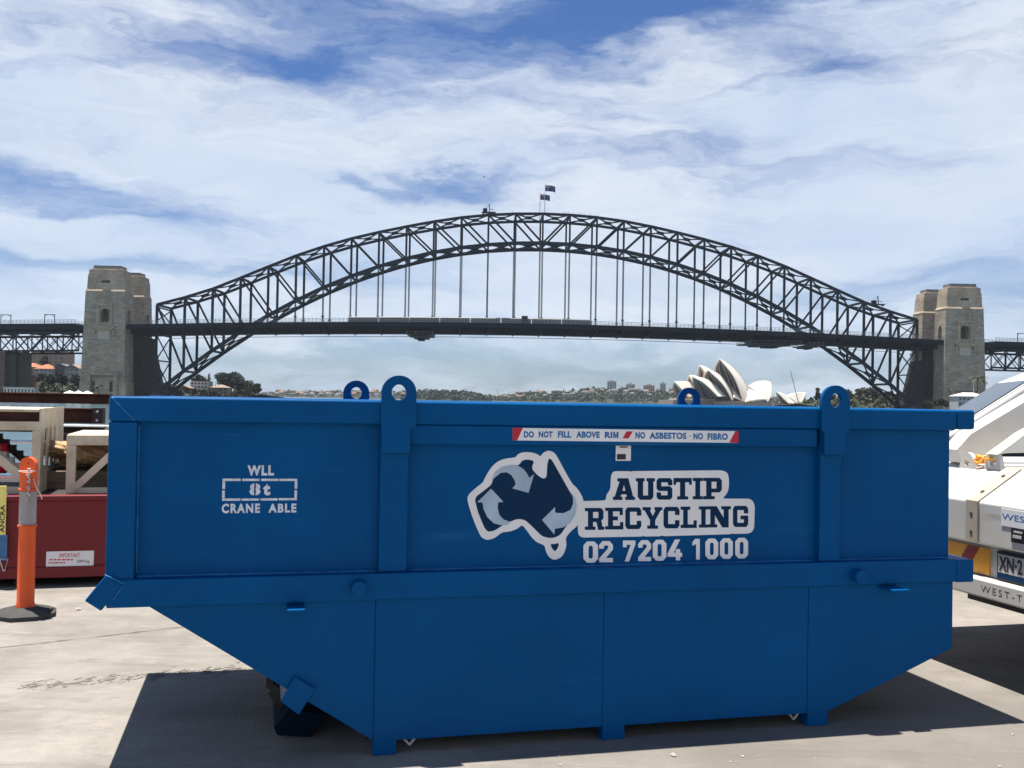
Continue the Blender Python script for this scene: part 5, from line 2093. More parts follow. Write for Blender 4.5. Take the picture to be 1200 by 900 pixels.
PLATE = [(236, 345), (250, 320), (300, 319), (350, 320), (358, 323), (366, 319), (905, 314), (938, 328), (946, 360), (946, 420), (935, 455), (905, 485), (1070, 485), (1092, 500), (1102, 530),
         (1098, 660), (1085, 688), (1055, 696), (975, 697), (965, 694), (955, 699), (555, 711), (543, 707), (533, 711), (440, 713), (430, 708), (420, 713), (65, 719), (42, 708), (36, 680), (38, 520), (55, 500), (205, 496), (208, 460), (232, 430)]
outline('name_plate', [[np_(*p) for p in round_poly(PLATE, 26)]], PY - 0.0022, PY - 0.0004, M['white_print'], nm)
GLY = {
    'A': [[(.2, 1), (.7, 1), (.92, .15), (1, .15), (1, 0), (.56, 0), (.56, .15), (.64, .15), (.61, .26), (.38, .26), (.34, .15), (.43, .15), (.43, 0), (0, 0), (0, .15), (.08, .15), (.3, .85), (.2, .85)],
          [(.43, .42), (.57, .42), (.5, .7)]],
    'U': [[(0, 1), (.46, 1), (.46, .85), (.38, .85), (.38, .2), (.64, .2), (.64, .85), (.56, .85), (.56, 1), (1, 1), (1, .85), (.92, .85), (.92, .13), (.8, 0), (.22, 0), (.1, .13), (.1, .85), (0, .85)]],
    'S': [[(.12, 1), (.88, 1), (1, .88), (1, .66), (.72, .66), (.72, .8), (.30, .8), (.30, .62), (.88, .62), (1, .5), (1, .12), (.88, 0), (.12, 0), (0, .12), (0, .34), (.28, .34), (.28, .2), (.70, .2), (.70, .40), (.12, .40), (0, .52), (0, .88)]],
    'T': [[(0, 1), (1, 1), (1, .68), (.86, .68), (.86, .8), (.64, .8), (.64, .15), (.8, .15), (.8, 0), (.2, 0), (.2, .15), (.36, .15), (.36, .8), (.14, .8), (.14, .68), (0, .68)]],
    'I': [[(0, 1), (1, 1), (1, .85), (.74, .85), (.74, .15), (1, .15), (1, 0), (0, 0), (0, .15), (.26, .15), (.26, .85), (0, .85)]],
    'P': [[(0, 1), (.88, 1), (1, .88), (1, .44), (.88, .32), (.45, .32), (.45, .15), (.62, .15), (.62, 0), (0, 0), (0, .15), (.17, .15), (.17, .85), (0, .85)], [(.45, .82), (.72, .82), (.72, .5), (.45, .5)]],
    'R': [[(0, 1), (.84, 1), (.96, .88), (.96, .52), (.84, .42), (.86, .40), (.9, .15), (1, .15), (1, 0), (.68, 0), (.6, .36), (.42, .36), (.42, .15), (.55, .15), (.55, 0), (0, 0), (0, .15), (.16, .15), (.16, .85), (0, .85)],
          [(.42, .82), (.7, .82), (.7, .54), (.42, .54)]],
    'E': [[(0, 1), (.97, 1), (.97, .66), (.8, .66), (.8, .83), (.43, .83), (.43, .6), (.7, .6), (.7, .42), (.43, .42), (.43, .17), (.82, .17), (.82, .34), (1, .34), (1, 0), (0, 0), (0, .15), (.16, .15), (.16, .85), (0, .85)]],
    'C': [[(.13, 1), (.87, 1), (1, .87), (1, .62), (.72, .62), (.72, .8), (.29, .8), (.29, .2), (.72, .2), (.72, .38), (1, .38), (1, .13), (.87, 0), (.13, 0), (0, .13), (0, .87)]],
    'Y': [[(0, 1), (.42, 1), (.42, .86), (.37, .86), (.52, .58), (.66, .86), (.6, .86), (.6, 1), (1, 1), (1, .86), (.92, .86), (.64, .4), (.64, .15), (.78, .15), (.78, 0), (.24, 0), (.24, .15), (.38, .15), (.38, .4), (.1, .86), (0, .86)]],
    'L': [[(0, 1), (.6, 1), (.6, .85), (.44, .85), (.44, .17), (.8, .17), (.8, .36), (1, .36), (1, 0), (0, 0), (0, .15), (.16, .15), (.16, .85), (0, .85)]],
    'N': [[(0, 1), (.38, 1), (.68, .45), (.68, .85), (.58, .85), (.58, 1), (1, 1), (1, .85), (.9, .85), (.9, 0), (.62, 0), (.3, .58), (.3, .15), (.4, .15), (.4, 0), (0, 0), (0, .15), (.1, .15), (.1, .85), (0, .85)]],
    'G': [[(.13, 1), (.87, 1), (1, .87), (1, .64), (.72, .64), (.72, .8), (.29, .8), (.29, .2), (.72, .2), (.72, .36), (.5, .36), (.5, .54), (1, .54), (1, .13), (.87, 0), (.13, 0), (0, .13), (0, .87)]],
    '0': [[(.25, 1), (.75, 1), (1, .82), (1, .18), (.75, 0), (.25, 0), (0, .18), (0, .82)], [(.42, .8), (.58, .8), (.65, .73), (.65, .27), (.58, .2), (.42, .2), (.35, .27), (.35, .73)]],
    '2': [[(0, .64), (0, .82), (.25, 1), (.75, 1), (1, .82), (1, .60), (.48, .2), (1, .2), (1, 0), (0, 0), (0, .18), (.66, .66), (.66, .74), (.58, .8), (.42, .8), (.34, .74), (.34, .64)]],
    '7': [[(0, 1), (1, 1), (1, .82), (.5, 0), (.14, 0), (.62, .8), (.3, .8), (.3, .68), (0, .68)]],
    '4': [[(.5, 1), (.86, 1), (.42, .36), (.56, .36), (.56, .54), (.86, .54), (.86, .36), (1, .36), (1, .17), (.86, .17), (.86, 0), (.56, 0), (.56, .17), (0, .17), (0, .34)]],
    '1': [[(.34, 1), (.92, 1), (.92, 0), (.46, 0), (.46, .76), (0, .66), (0, .84)]],
}


def glyph(ch, xa, xb, yt, yb, m, y0, y1, parent):
    polys = []
    for p in GLY[ch]:
        pp = [(xa + (xb - xa) * u, yb + (yt - yb) * v) for u, v in p]
        polys.append([np_(*q) for q in round_poly(pp, 3.0, 2)])
    outline('letter', polys, y0, y1, m, parent)


for ch, a, b in zip('AUSTIP', (247, 385, 510, 612, 728, 790), (380, 500, 605, 722, 788, 903)):
    k = (a - 247) / 656
    glyph(ch, a, b, 362 - 3 * k, 493 - 5 * k, M['navy'], PY - 0.0030, PY - 0.0022, nm)
for ch, a, b in zip('RECYCLING', (78, 200, 322, 425, 552, 655, 765, 820, 970), (195, 310, 418, 545, 648, 752, 820, 958, 1062)):
    k = (a - 78) / 980
    glyph(ch, a, b, 541 - 14 * k, 673 - 19 * k, M['navy'], PY - 0.0030, PY - 0.0022, nm)
ph = thing('phone_number', None, None)
ph.parent = skip
for ch, a, b in zip('0272041000', (70, 165, 308, 400, 488, 578, 727, 805, 893, 985), (158, 248, 383, 478, 570, 665, 775, 882, 970, 1062)):
    k = (a - 70) / 990
    glyph(ch, a, b, 743 - 24 * k, 871 - 28 * k, M['white_print'], PY - 0.0010, PY, ph)

# ------------------------------------------------------------------ bollard
BO = Vector((-3.43, 7.18, 0))
bo = thing('bollard', 'orange plastic bollard with grey reflective band on black rubber base', 'bollard', BO)
m_ = MB()
pr = []
for (r, z) in ((0.215, 0.0), (0.215, 0.03), (0.16, 0.055), (0.075, 0.07)):
    pr.append((r, z))
m_.lathe(pr, 8)
m_.box((0.10, -0.03, 0.045), (0.19, 0.03, 0.062))
m_.build('base', M['rubber'], bo, bevel=0.004)
MB().lathe([(0.064, 0.06), (0.066, 0.075), (0.058, 0.10), (0.0565, 0.632), (0.066, 0.636), (0.066, 0.648), (0.05, 0.650)], 32).build('post', M['orange'], bo, smooth=True)
MB().lathe([(0.05, 0.649), (0.0575, 0.651), (0.0575, 0.888), (0.05, 0.890)], 32).build('reflective_band', M['reflective'], bo, smooth=True)
MB().lathe([(0.05, 0.889), (0.065, 0.892), (0.065, 0.905), (0.0575, 0.91), (0.059, 1.02), (0.05, 1.03), (0.03, 1.032)], 32).build('collar', M['orange'], bo, smooth=True)
out = [(-0.056, 1.025), (0.056, 1.025)] + [(0.056 * math.cos(a), 1.072 + 0.058 * math.sin(a)) for a in [math.pi * i / 16 for i in range(17)]]
hole = [(0.008 + 0.006 * math.cos(a), 1.085 + 0.006 * math.sin(a)) for a in [2 * math.pi * i / 10 for i in range(10)]]
me = outline_mesh('handle', [out, hole], -0.026, 0.026)
me.materials.clear()
me.materials.append(M['orange'])
link('handle', me, bo, bevel=0.008)
rp = bpy.data.objects
o = MB().tube([(0.03 + 0.012 * math.sin(i * 1.9), -0.064 - 0.006 * math.cos(i * 1.3), 1.045 - i * 0.006 + 0.016 * math.sin(i * 0.9)) for i in range(36)], 0.0055, 6)
o.tube([(0.05, -0.04, 0.98), (0.075, -0.02, 0.9), (0.09, 0.0, 0.86), (0.094, 0.01, 0.83)], 0.004, 6)
o.tube([(-0.055, -0.03, 1.03), (-0.02, -0.062, 1.032), (0.03, -0.062, 1.035), (0.06, -0.02, 1.03)], 0.005, 6)
tag(o.build('rope', M['rope'], None, smooth='all', loc=BO), 'frayed pale rope knotted round the top of the orange bollard', 'rope')

# ------------------------------------------------------------------ red open container and what stands on it
RP = Vector((-3.75, 8.29, 0))
RY = R(16.5)


def rl(px, py, off=0.0):
    return on_plane(px, py, RP, RY, off)


def rworld(x, y, z=0.0):
    return RP + Vector((x * math.cos(RY) - y * math.sin(RY), x * math.sin(RY) + y * math.cos(RY), z))


rc = thing('red_container', 'low dull red steel container with a notice behind the bollard', 'container', RP, RY)
X0c, X1c = -2.6, 1.9
wbox('side_wall', (X0c, 0.0, 0.07), (X1c, 0.045, 0.70), M['red'], 0.006, rc)
wbox('side_wall', (X0c, 1.955, 0.07), (X1c, 2.0, 0.70), M['red'], 0.006, rc)
wbox('end_wall', (X0c + 0.002, 0.046, 0.072), (X0c + 0.045, 1.954, 0.70), M['red'], 0.006, rc)
wbox('end_wall', (X1c - 0.045, 0.046, 0.072), (X1c - 0.002, 1.954, 0.70), M['red'], 0.006, rc)
wbox('top_rail', (X0c - 0.01, -0.02, 0.701), (X1c + 0.01, 0.08, 0.745), M['red'], 0.008, rc)
wbox('top_rail', (X0c - 0.01, 1.92, 0.701), (X1c + 0.01, 2.02, 0.745), M['red'], 0.008, rc)
wbox('bottom_rail', (X0c, -0.015, 0.071), (X1c, -0.0005, 0.16), M['red'], 0.005, rc)
wbox('cover_plate', (X0c + 0.05, 0.082, 0.715), (X1c - 0.05, 1.918, 0.738), M['rust_dark'], 0.003, rc)
for x in (-2.2, -0.3, 1.5):
    wbox('skid', (x, 0.1, 0.0), (x + 0.1, 1.9, 0.0695), M['rust_dark'], 0.004, rc)
nt_ = thing('notice_sign', None, None)
nt_.parent = rc


def nl(x, y):
    return rl(x / 5, 560 + y / 5, -0.002)


outline('notice_plate', [[nl(272, 432), nl(551, 426), nl(548, 514), nl(269, 520)]], -0.004, -0.001, M['white_print'], nt_)
tx('lettering', 'IMPORTANT', (350, 443), (468, 465), M['red_print'], nt_, -0.0052, -0.0041, 0.0, 1.0, nl)
tx('lettering', 'kg', (502, 481), (524, 499), M['black'], nt_, -0.0052, -0.0041, 0.0, 1.0, nl)
tx('lettering', '2000', (450, 480), (494, 495), M['black'], nt_, -0.0052, -0.0041, 0.0, 1.0, nl)
m_ = MB()
rng = random.Random(5)
for (x0, x1, y) in ((290, 428, 480), (285, 382, 498)):
    x = x0
    while x < x1:
        w = rng.uniform(8, 22)
        (a, d), (b, c_) = nl(x, y - 4), nl(min(x1, x + w), y + 3)
        m_.box((a, -0.0052, c_), (b, -0.0041, d))
        x += w + 6
m_.build('small_print', M['red_print'], nt_)

# cream welded frames
def cl(x, y, off):
    return rl(x / 6.4286, 450 + y / 6.4286, off)


F1 = 0.22
fr = thing('stillage', 'tall weathered cream steel stillage with slotted side plate behind the bollard', 'frame', rworld(0, 0), RY)
xr, zt_ = cl(312, 185, F1)
zb_ = 0.7385
xl = xr - 1.9
tz_ = cl(150, 282, F1)[1]
CR = M['cream']
wbox('front_bar', (xl, F1, tz_ - 0.075), (xr - 0.002, F1 + 0.05, tz_), CR, 0.004, fr)
wbox('post', (xr - 0.066, F1 + 0.001, zb_), (xr - 0.003, F1 + 0.06, tz_ - 0.0755), CR, 0.004, fr)
wbox('post', (xl, F1 + 0.001, zb_), (xl + 0.07, F1 + 0.06, tz_ - 0.0755), CR, 0.004, fr)
wbox('base_bar', (xl + 0.072, F1 + 0.002, zb_), (xr - 0.068, F1 + 0.05, zb_ + 0.06), CR, 0.004, fr)
wbox('top_plate', (xl, F1 - 0.02, zt_ - 0.03), (xr - 0.0145, F1 + 1.3, zt_ - 0.006), CR, 0.004, fr)
for x in (xl + 0.4, xl + 0.95, xr - 0.42):
    wbox('stub', (x, F1 + 0.01, tz_ + 0.0005), (x + 0.025, F1 + 0.04, zt_ - 0.0305), CR, 0.002, fr)
m_ = MB()
m_.bar((xr - 0.06, F1 + 0.03, zb_ + 0.07), (xr - 0.56, F1 + 0.03, tz_ - 0.09), 0.07, 0.09, (0, 1, 0))
m_.build('brace', CR, fr, bevel=0.004)
for k, dx in enumerate((0.0, 0.16)):
    m_ = MB()
    p_, q_ = Vector((xr - 0.12 + dx * 0.6, F1 + 0.3 + dx, zb_ + 0.10)), Vector((xr - 0.62 + dx * 0.6, F1 + 0.3 + dx, tz_ - 0.06))
    m_.bar(p_, q_, 0.05, 0.06, (0, 1, 0))
    for i in range(9):
        c = p_.lerp(q_, (i + 0.5) / 9)
        m_.box((c.x - 0.03, c.y - 0.05, c.z + 0.02), (c.x + 0.012, c.y + 0.02, c.z + 0.065))
    m_.build('toothed_brace', M['rust_dark'] if k else M['truck_grey'], fr)
# slotted plate closing the right side
SL = MB()
out = [(0.0, zb_), (1.35, zb_), (1.35, zt_), (0.0, zt_)]
holes = []
for (a, b, c_, d) in ((0.18, 0.36, 0.95, 1.28), (0.46, 0.60, 0.93, 1.28), (0.72, 0.84, 0.95, 1.28)):
    holes.append([(a, c_), (b, c_ + 0.01), (b, d), ((a + b) / 2 - 0.02, d), (a + 0.02, (c_ + d) / 2)])
me = outline_mesh('side_plate', [out] + holes, -0.006, 0.006)
me.materials.clear()
me.materials.append(CR)
me.transform(Matrix.Translation((xr - 0.007, F1 - 0.001, 0)) @ Matrix.Rotation(R(90), 4, 'Z'))
link('side_plate', me, fr, bevel=0.002)

F2 = 0.20
f2_ = thing('stillage', 'low weathered cream steel stillage with diagonal brace beside the blue bin', 'frame', rworld(0, 0), RY)
xl, zt_ = cl(502, 385, F2)
xr = xl + 1.5
z2 = zt_
wbox('front_bar', (xl, F2, z2 - 0.085), (xr, F2 + 0.05, z2), CR, 0.004, f2_)
wbox('post', (xl + 0.001, F2 + 0.001, zb_), (xl + 0.075, F2 + 0.06, z2 - 0.0855), CR, 0.004, f2_)
wbox('post', (xr - 0.07, F2 + 0.001, zb_), (xr, F2 + 0.06, z2 - 0.0855), CR, 0.004, f2_)
wbox('top_plate', (xl, F2 + 0.051, z2 - 0.02), (xr, F2 + 1.1, z2 + 0.006), CR, 0.004, f2_)
wbox('base_bar', (xl + 0.077, F2 + 0.003, zb_), (xr - 0.072, F2 + 0.05, zb_ + 0.05), CR, 0.004, f2_)
m_ = MB()
a_, b_ = cl(560, 775, F2), cl(815, 540, F2)
sl = (b_[1] - a_[1]) / (b_[0] - a_[0])
m_.bar((a_[0] - 0.01, F2 + 0.035, zb_ + 0.035), (a_[0] - 0.01 + (z2 - 0.09 - zb_ - 0.035) / sl, F2 + 0.035, z2 - 0.09), 0.06, 0.075, (0, 1, 0))
m_.build('brace', CR, f2_, bevel=0.004)
m_ = MB()
for y in (F2 + 1.05,):
    m_.box((xl + 0.01, y - 0.05, zb_), (xl + 0.07, y, z2 - 0.021))
    m_.box((xr - 0.07, y - 0.05, zb_), (xr - 0.01, y, z2 - 0.021))
m_.build('rear_posts', CR, f2_, bevel=0.004)

# sacks between the frames
def sack(px, py, off, r, label, seed):
    rng = random.Random(seed)
    x, z = cl(px, py, off)
    bm = bmesh.new()
    bmesh.ops.create_icosphere(bm, subdivisions=4, radius=1)
    for v in bm.verts:
        d = v.co.copy()
        wv = 0.10 * math.sin(d.x * 5 + seed) * math.cos(d.y * 4 + d.z * 3) + 0.07 * math.sin(d.z * 11 + d.x * 7 + seed * 2) + 0.05 * math.sin(d.y * 17 + d.x * 13)
        k = 1 + wv
        v.co = Vector((d.x * r[0] * k, d.y * r[1] * k, d.z * r[2] * k * (1 if d.z > 0 else 0.85)))
    me = bpy.data.meshes.new('sack')
    bm.to_mesh(me)
    bm.free()
    me.materials.append(M['hessian'])
    o = link('sack', me, None, smooth='all')
    o.location = rworld(x, off, z)
    o.rotation_euler = (rng.uniform(-0.2, 0.2), rng.uniform(-0.35, 0.35), RY + rng.uniform(-0.3, 0.3))
    tag(o, label, 'sack', 'hessian sacks between the frames')


zc = 0.74
sack(455, 500, 0.95, (0.20, 0.25, 0.085), 'hessian sack showing in the gap between the two cream frames', 3)
sack(640, 525, 0.75, (0.17, 0.25, 0.09), 'tan hessian sack slumped behind the post of the low frame', 5)
sack(740, 480, 0.95, (0.20, 0.25, 0.08), 'tan hessian sack lying highest under the low frame top', 7)
sack(700, 560, 1.05, (0.30, 0.28, 0.10), 'hessian sack at the bottom behind the diagonal brace', 9)
# timber blocks that carry the sacks
m_ = MB()
x_, _z = cl(455, 520, 0.7)
m_.box((x_ - 0.25, 0.62, 0.7385), (x_ + 1.1, 1.38, 0.90))
o = m_.build('timber_block', M['timber'], None, bevel=0.01, loc=rworld(0, 0))
o.rotation_euler = (0, 0, RY)
tag(o, 'dark timber block under the hessian sacks', 'timber')
# red roll at the left edge
x_, z_ = cl(70, 560, 0.62)
o = MB()
for k, r_ in enumerate((0.13, 0.10, 0.06)):
    o.tube([(x_ - 1.0, 0.62, z_), (x_ - 0.02 + 0.006 * k, 0.62, z_)], r_, 24)
o = o.build('vinyl_roll', M['bright_red'], None, smooth=True, loc=rworld(0, 0))
o.rotation_euler = (0, 0, RY)
tag(o, 'bright red roll lying behind the tall cream frame', 'roll')
x0_ = x_ - 0.9
o = MB()
for dx in (0.0, 0.7):
    o.box((x0_ + dx, 0.54, 0.7385), (x0_ + dx + 0.1, 0.70, z_ - 0.1255))
o = o.build('cradle', M['timber'], None, loc=rworld(0, 0))
o.rotation_euler = (0, 0, RY)
tag(o, 'wooden cradle under the bright red roll', 'cradle')
# strap over the container wall
sx, sz = nl(20, 200)
sr = thing('tie_down_strap', 'yellow sleeved tie down strap with wire hook hanging on the red container', 'strap', rworld(0, 0), RY)
a_, b_ = nl(-14, 45), nl(38, 330)
MB().box((a_[0], -0.045, b_[1]), (b_[0], -0.035, a_[1])).build('sleeve', M['yellow'], sr, bevel=0.003)
me = text_mesh('lettering', 'ANCRA', 0, 0.22, 0, 0.035, -0.001, 0, 0.02)
me.materials.append(M['black'])
me.transform(Matrix.Translation((b_[0] - 0.008, -0.0455, b_[1] + 0.02)) @ Matrix.Rotation(R(-90), 4, 'Y'))
link('lettering', me, sr)
a2, b2 = nl(4, 330), nl(45, 480)
MB().box((a2[0], -0.043, b2[1]), (b2[0], -0.037, a2[1] - 0.0005)).build('webbing', M['blue_web'], sr)
m_ = MB()
c1_, c2_, c3_ = nl(4, 470), nl(54, 470), nl(30, 540)
m_.tube([(c1_[0], -0.05, c1_[1]), (c3_[0] - 0.004, -0.055, c3_[1]), (c3_[0] + 0.004, -0.055, c3_[1]), (c2_[0], -0.05, c2_[1]), (c1_[0], -0.05, c1_[1] + 0.001)], 0.0045, 6)
m_.build('wire_hook', M['galv'], sr)
m_ = MB()
m_.box((a_[0] + 0.012, -0.042, a_[1] - 0.001), (b_[0] - 0.012, -0.038, 0.7475))
m_.box((a_[0] + 0.012, -0.042, 0.7475), (b_[0] - 0.012, 0.1, 0.7515))
m_.build('hanger_loop', M['blue_web'], sr)

# ------------------------------------------------------------------ rusted beams stacked behind the container
def ibeam(name, label, y, x0, x1, z0, z1, fl, m, group='rusted beams stacked on trestles'):
    b = thing(name, label, 'beam', (0, y, 0), R(1.2), group)
    MB().box((x0, -fl / 2, z1 - 0.018), (x1, fl / 2, z1)).build('flange', m, b, bevel=0.003)
    MB().box((x0, -fl / 2, z0), (x1, fl / 2, z0 + 0.018)).build('flange', m, b, bevel=0.003)
    MB().box((x0, -0.012, z0 + 0.0182), (x1, 0.012, z1 - 0.0182)).build('web', m, b)
    return b


def zpx(px, py, y):
    return at(px, py, y).z


b1 = ibeam('steel_beam', 'rusted steel beam on top of the stack behind the cream frames', 11.6, -9.5, -4.585, zpx(60, 472.5, 11.5), zpx(60, 460.5, 11.5), 0.14, M['rust'])
b2 = ibeam('steel_beam', 'deep rusted beam with bolted end plate in the middle of the stack', 11.3, -9.5, -4.585, zpx(60, 495, 11.3), zpx(60, 477.5, 11.3), 0.16, M['rust'])
xa = at(115, 480, 11.2).x
m_ = MB()
zc_ = zpx(120, 487, 11.2)
m_.box((xa, -0.16, zc_ - 0.085), (xa + 0.11, -0.0815, zc_ + 0.085))
m_.build('splice_plate', M['rust_dark'], b2)
m_ = MB()
for dz in (-0.05, 0.045):
    m_.tube([(xa + 0.055, -0.185, zc_ + dz), (xa + 0.055, -0.158, zc_ + dz)], 0.013, 8)
m_.build('bolt', M['galv'], b2)
b3 = ibeam('steel_beam', 'thin dark beam at the bottom of the stack behind the cream frames', 11.45, -9.5, -4.585, zpx(60, 506, 11.45), zpx(60, 499, 11.45), 0.12, M['rust_dark'])
for k, x in enumerate((-8.4, -5.0)):
    t_ = thing('beam_trestle', ('steel trestle carrying the far left of the beam stack', 'steel trestle carrying the right end of the beam stack, hidden by the bin')[k], 'trestle', (x, 11.45, 0), 0, 'trestles under the beams')
    z3 = zpx(60, 506, 11.45) 
    for dx in (-0.06, 0.06):
        MB().bar((dx * 6, 0, 0), (dx, 0, z3 - 0.08), 0.08).build('leg', M['rust_dark'], t_)
    MB().box((-0.25, -0.4, z3 - 0.08), (0.25, 0.4, z3 - 0.001)).build('cross_bar', M['rust_dark'], t_)

# ------------------------------------------------------------------ quay edge: railing
rg = thing('quay_railing', 'pale galvanised railing along the quay edge behind the beams', 'railing', (0, 14.6, 0))
for z in (0.35, 0.62, 0.86, 1.10):
    MB().tube([(-16, 0, z), (-3.2, 0, z)], 0.026, 8).build('rail', M['galv'], rg)
for i in range(9):
    MB().tube([(-16 + i * 1.6, 0, 0), (-16 + i * 1.6, 0, 1.10)], 0.024, 8).build('post', M['galv'], rg)

# ------------------------------------------------------------------ white skip loader truck, seen from the rear corner
TP = Vector((2.69, 6.14, 0))
TY = math.atan2(-0.969, 0.246)


def tl(px, py, off=0.0):
    return on_plane(px, py, TP, TY, off)


def t6(x, y, off=0.0):
    return tl(1080 + x / 2.8125, 420 + y / 2.8125, off)


tk = thing('skip_truck', 'white skip loader truck with striped rear marker and number plate, right of the bin', 'truck', TP, TY)
TM = M['truck']
TS0, TS1 = -1.12, 1.35
wbox('bumper', (TS0, 0.0, 0.492), (TS1, 0.13, 0.600), TM, 0.012, tk)
a_, b_ = t6(196, 758), t6(330, 800)
text('lettering', 'WEST-TRANS', a_[0], a_[0] + (b_[0] - a_[0]) * 1.75, 0.528, 0.566, -0.0007, -0.0002, M['black'], tk, -0.012, 1.35)
wbox('rear_panel', (TS0 + 0.02, 0.10, 0.6005), (TS1 - 0.02, 0.14, 0.79), M['truck_grey'], 0.004, tk)
mk = MB().box((-0.40, 0.088, 0.612), (0.22, 0.0995, 0.768)).build('rear_marker', M['amber'], tk, bevel=0.002)
for s in (-0.31, 0.0):
    me = outline_mesh('stripe', [[(s - 0.07, 0.613), (s + 0.03, 0.613), (s + 0.14, 0.767), (s + 0.04, 0.767)]], 0.0855, 0.0878)
    me.materials.clear()
    me.materials.append(M['maroon'])
    link('stripe', me, mk)
pl = MB().box((0.305, 0.07, 0.605), (0.695, 0.0995, 0.772)).build('number_plate', M['black'], tk, bevel=0.003)
MB().box((0.320, 0.066, 0.650), (0.680, 0.0695, 0.756)).build('plate_face', M['truck_grey'], pl)
MB().box((0.320, 0.066, 0.617), (0.680, 0.0694, 0.6495)).build('plate_strip', M['navy'], pl)
text('lettering', 'XN\u00b72', 0.328, 0.512, 0.662, 0.746, 0.0640, 0.0655, M['black'], pl, 0.02)
# body with its chamfered rear
prof = [(0.05, 0.791), (0.05, 1.040), (0.36, 1.235), (2.4, 1.235), (2.4, 0.791)]
m_ = MB()
n = len(prof)
m_.add([(TS0, y, z) for y, z in prof] + [(TS1, y, z) for y, z in prof], [tuple(range(n)), tuple(reversed(range(n, 2 * n)))] + [(i, i + n, (i + 1) % n + n, (i + 1) % n) for i in range(n)])
m_.build('rear_body', TM, tk, bevel=0.012)
m_ = MB()
q = [(0.038, 0.798), (0.038, 1.046), (0.350, 1.243), (0.354, 1.236), (0.0495, 1.041), (0.0495, 0.798)]
n = 6
m_.add([(0.073, y, z) for y, z in q] + [(0.176, y, z) for y, z in q], [tuple(range(n)), tuple(reversed(range(n, 2 * n)))] + [(i, i + n, (i + 1) % n + n, (i + 1) % n) for i in range(n)])
sb = m_.build('bolted_strap', M['strap_cream'], tk, bevel=0.004)
for (y, z) in ((0.036, 0.965), (0.036, 0.855)):
    MB().tube([(0.125, y - 0.0005, z), (0.125, y + 0.003, z)], 0.013, 8).build('bolt', M['bolt_dark'], sb)
for tt in (0.25, 0.72):
    y, z = 0.038 + 0.312 * tt, 1.046 + 0.197 * tt
    MB().tube([(0.125, y - 0.003, z + 0.005), (0.125, y + 0.003, z - 0.004)], 0.013, 8).build('bolt', M['bolt_dark'], sb)
stk = MB().box((0.365, 0.046, 0.925), (0.92, 0.0495, 1.022)).build('maker_sticker', M['white_print'], tk)
text('lettering', 'WEST-TRANS', 0.372, 0.90, 0.962, 0.996, 0.0454, 0.0459, M['print_blue'], stk, 0.0)
hd = MB().box((0.445, 0.044, 0.842), (0.545, 0.0495, 0.925)).build('latch_handle', M['black'], tk, bevel=0.004)
MB().box((0.465, 0.038, 0.868), (0.530, 0.0435, 0.885)).build('grip', M['truck_grey'], hd)
MB().box((0.470, 0.040, 0.898), (0.535, 0.0438, 0.908)).build('grip', M['truck_grey'], hd)


def tlug(px, py, rr, hr, off, name='chain_lug'):
    cx, cz = tl(px, py, off)
    out = [(cx - rr * 1.3, 1.19), (cx + rr * 1.3, 1.19)] + [(cx + rr * math.cos(a), cz + rr * math.sin(a)) for a in [math.pi * i / 14 for i in range(15)]]
    hole = [(cx + hr * math.cos(a), cz + hr * math.sin(a)) for a in [2 * math.pi * i / 14 for i in range(14)]]
    me = outline_mesh(name, [out, hole], off, off + 0.03)
    me.materials.clear()
    me.materials.append(TM)
    link(name, me, tk, bevel=0.004)
    return cx, cz


l1 = tlug(1133, 541.5, 0.062, 0.026, 0.315)
l2 = tlug(1163, 541, 0.062, 0.026, 0.325)


def torus(mb, c, axis_u, axis_v, R_, r_, n=14, k=7):
    cu_, u, v = Vector(c), Vector(axis_u).normalized(), Vector(axis_v).normalized()
    w = u.cross(v)
    vs, fs = [], []
    for i in range(n):
        a = 2 * math.pi * i / n
        d = u * math.cos(a) * 1.35 + v * math.sin(a) * 0.85
        for j in range(k):
            b = 2 * math.pi * j / k
            vs.append(cu_ + d * R_ + (d.normalized() * math.cos(b) + w * math.sin(b)) * r_)
    for i in range(n):
        for j in range(k):
            fs.append((i * k + j, ((i + 1) % n) * k + j, ((i + 1) % n) * k + (j + 1) % k, i * k + (j + 1) % k))
    mb.add(vs, fs)


ch = MB()
cc0, cc1 = Vector((l1[0] + 0.05, 0.345, 1.262)), Vector((l2[0] - 0.03, 0.355, 1.258))
for i in range(6):
    c = cc0.lerp(cc1, i / 5) + Vector((0, 0.03 * math.sin(i * 2.1), 0.014 * math.sin(i * 1.7) + 0.012))
    torus(ch, c, (1, 0.2 * math.sin(i), 0.2), (0, 1, 0.2) if i % 2 else (0, 0.2, 1), 0.023, 0.0085)
tag(ch.build('chain', M['chain'], None, smooth='all', loc=TP), 'short orange painted chain between the truck lugs', 'chain').rotation_euler = (0, 0, TY)
for i in range(5):
    MB().tube([(0.02 + i * 0.085, 0.55, 1.2355), (0.02 + i * 0.085, 0.55, 1.262)], 0.022, 10).build('rubber_buffer', M['black'], tk)


# lifting arms rising along the truck
def arm(xoff, th, pts_px, name='lifting_arm'):
    P_ = TP + Vector((math.cos(TY), math.sin(TY), 0)) * xoff
    pts = [on_plane(px, py, P_, TY + math.pi / 2) for px, py in pts_px]
    n = len(pts)
    m_ = MB()
    m_.add([(xoff, y, max(1.238, z)) for y, z in pts] + [(xoff - th, y, max(1.238, z)) for y, z in pts],
           [tuple(range(n)), tuple(reversed(range(n, 2 * n)))] + [(i, i + n, (i + 1) % n + n, (i + 1) % n) for i in range(n)])
    return m_.build(name, TM, tk, bevel=0.004)


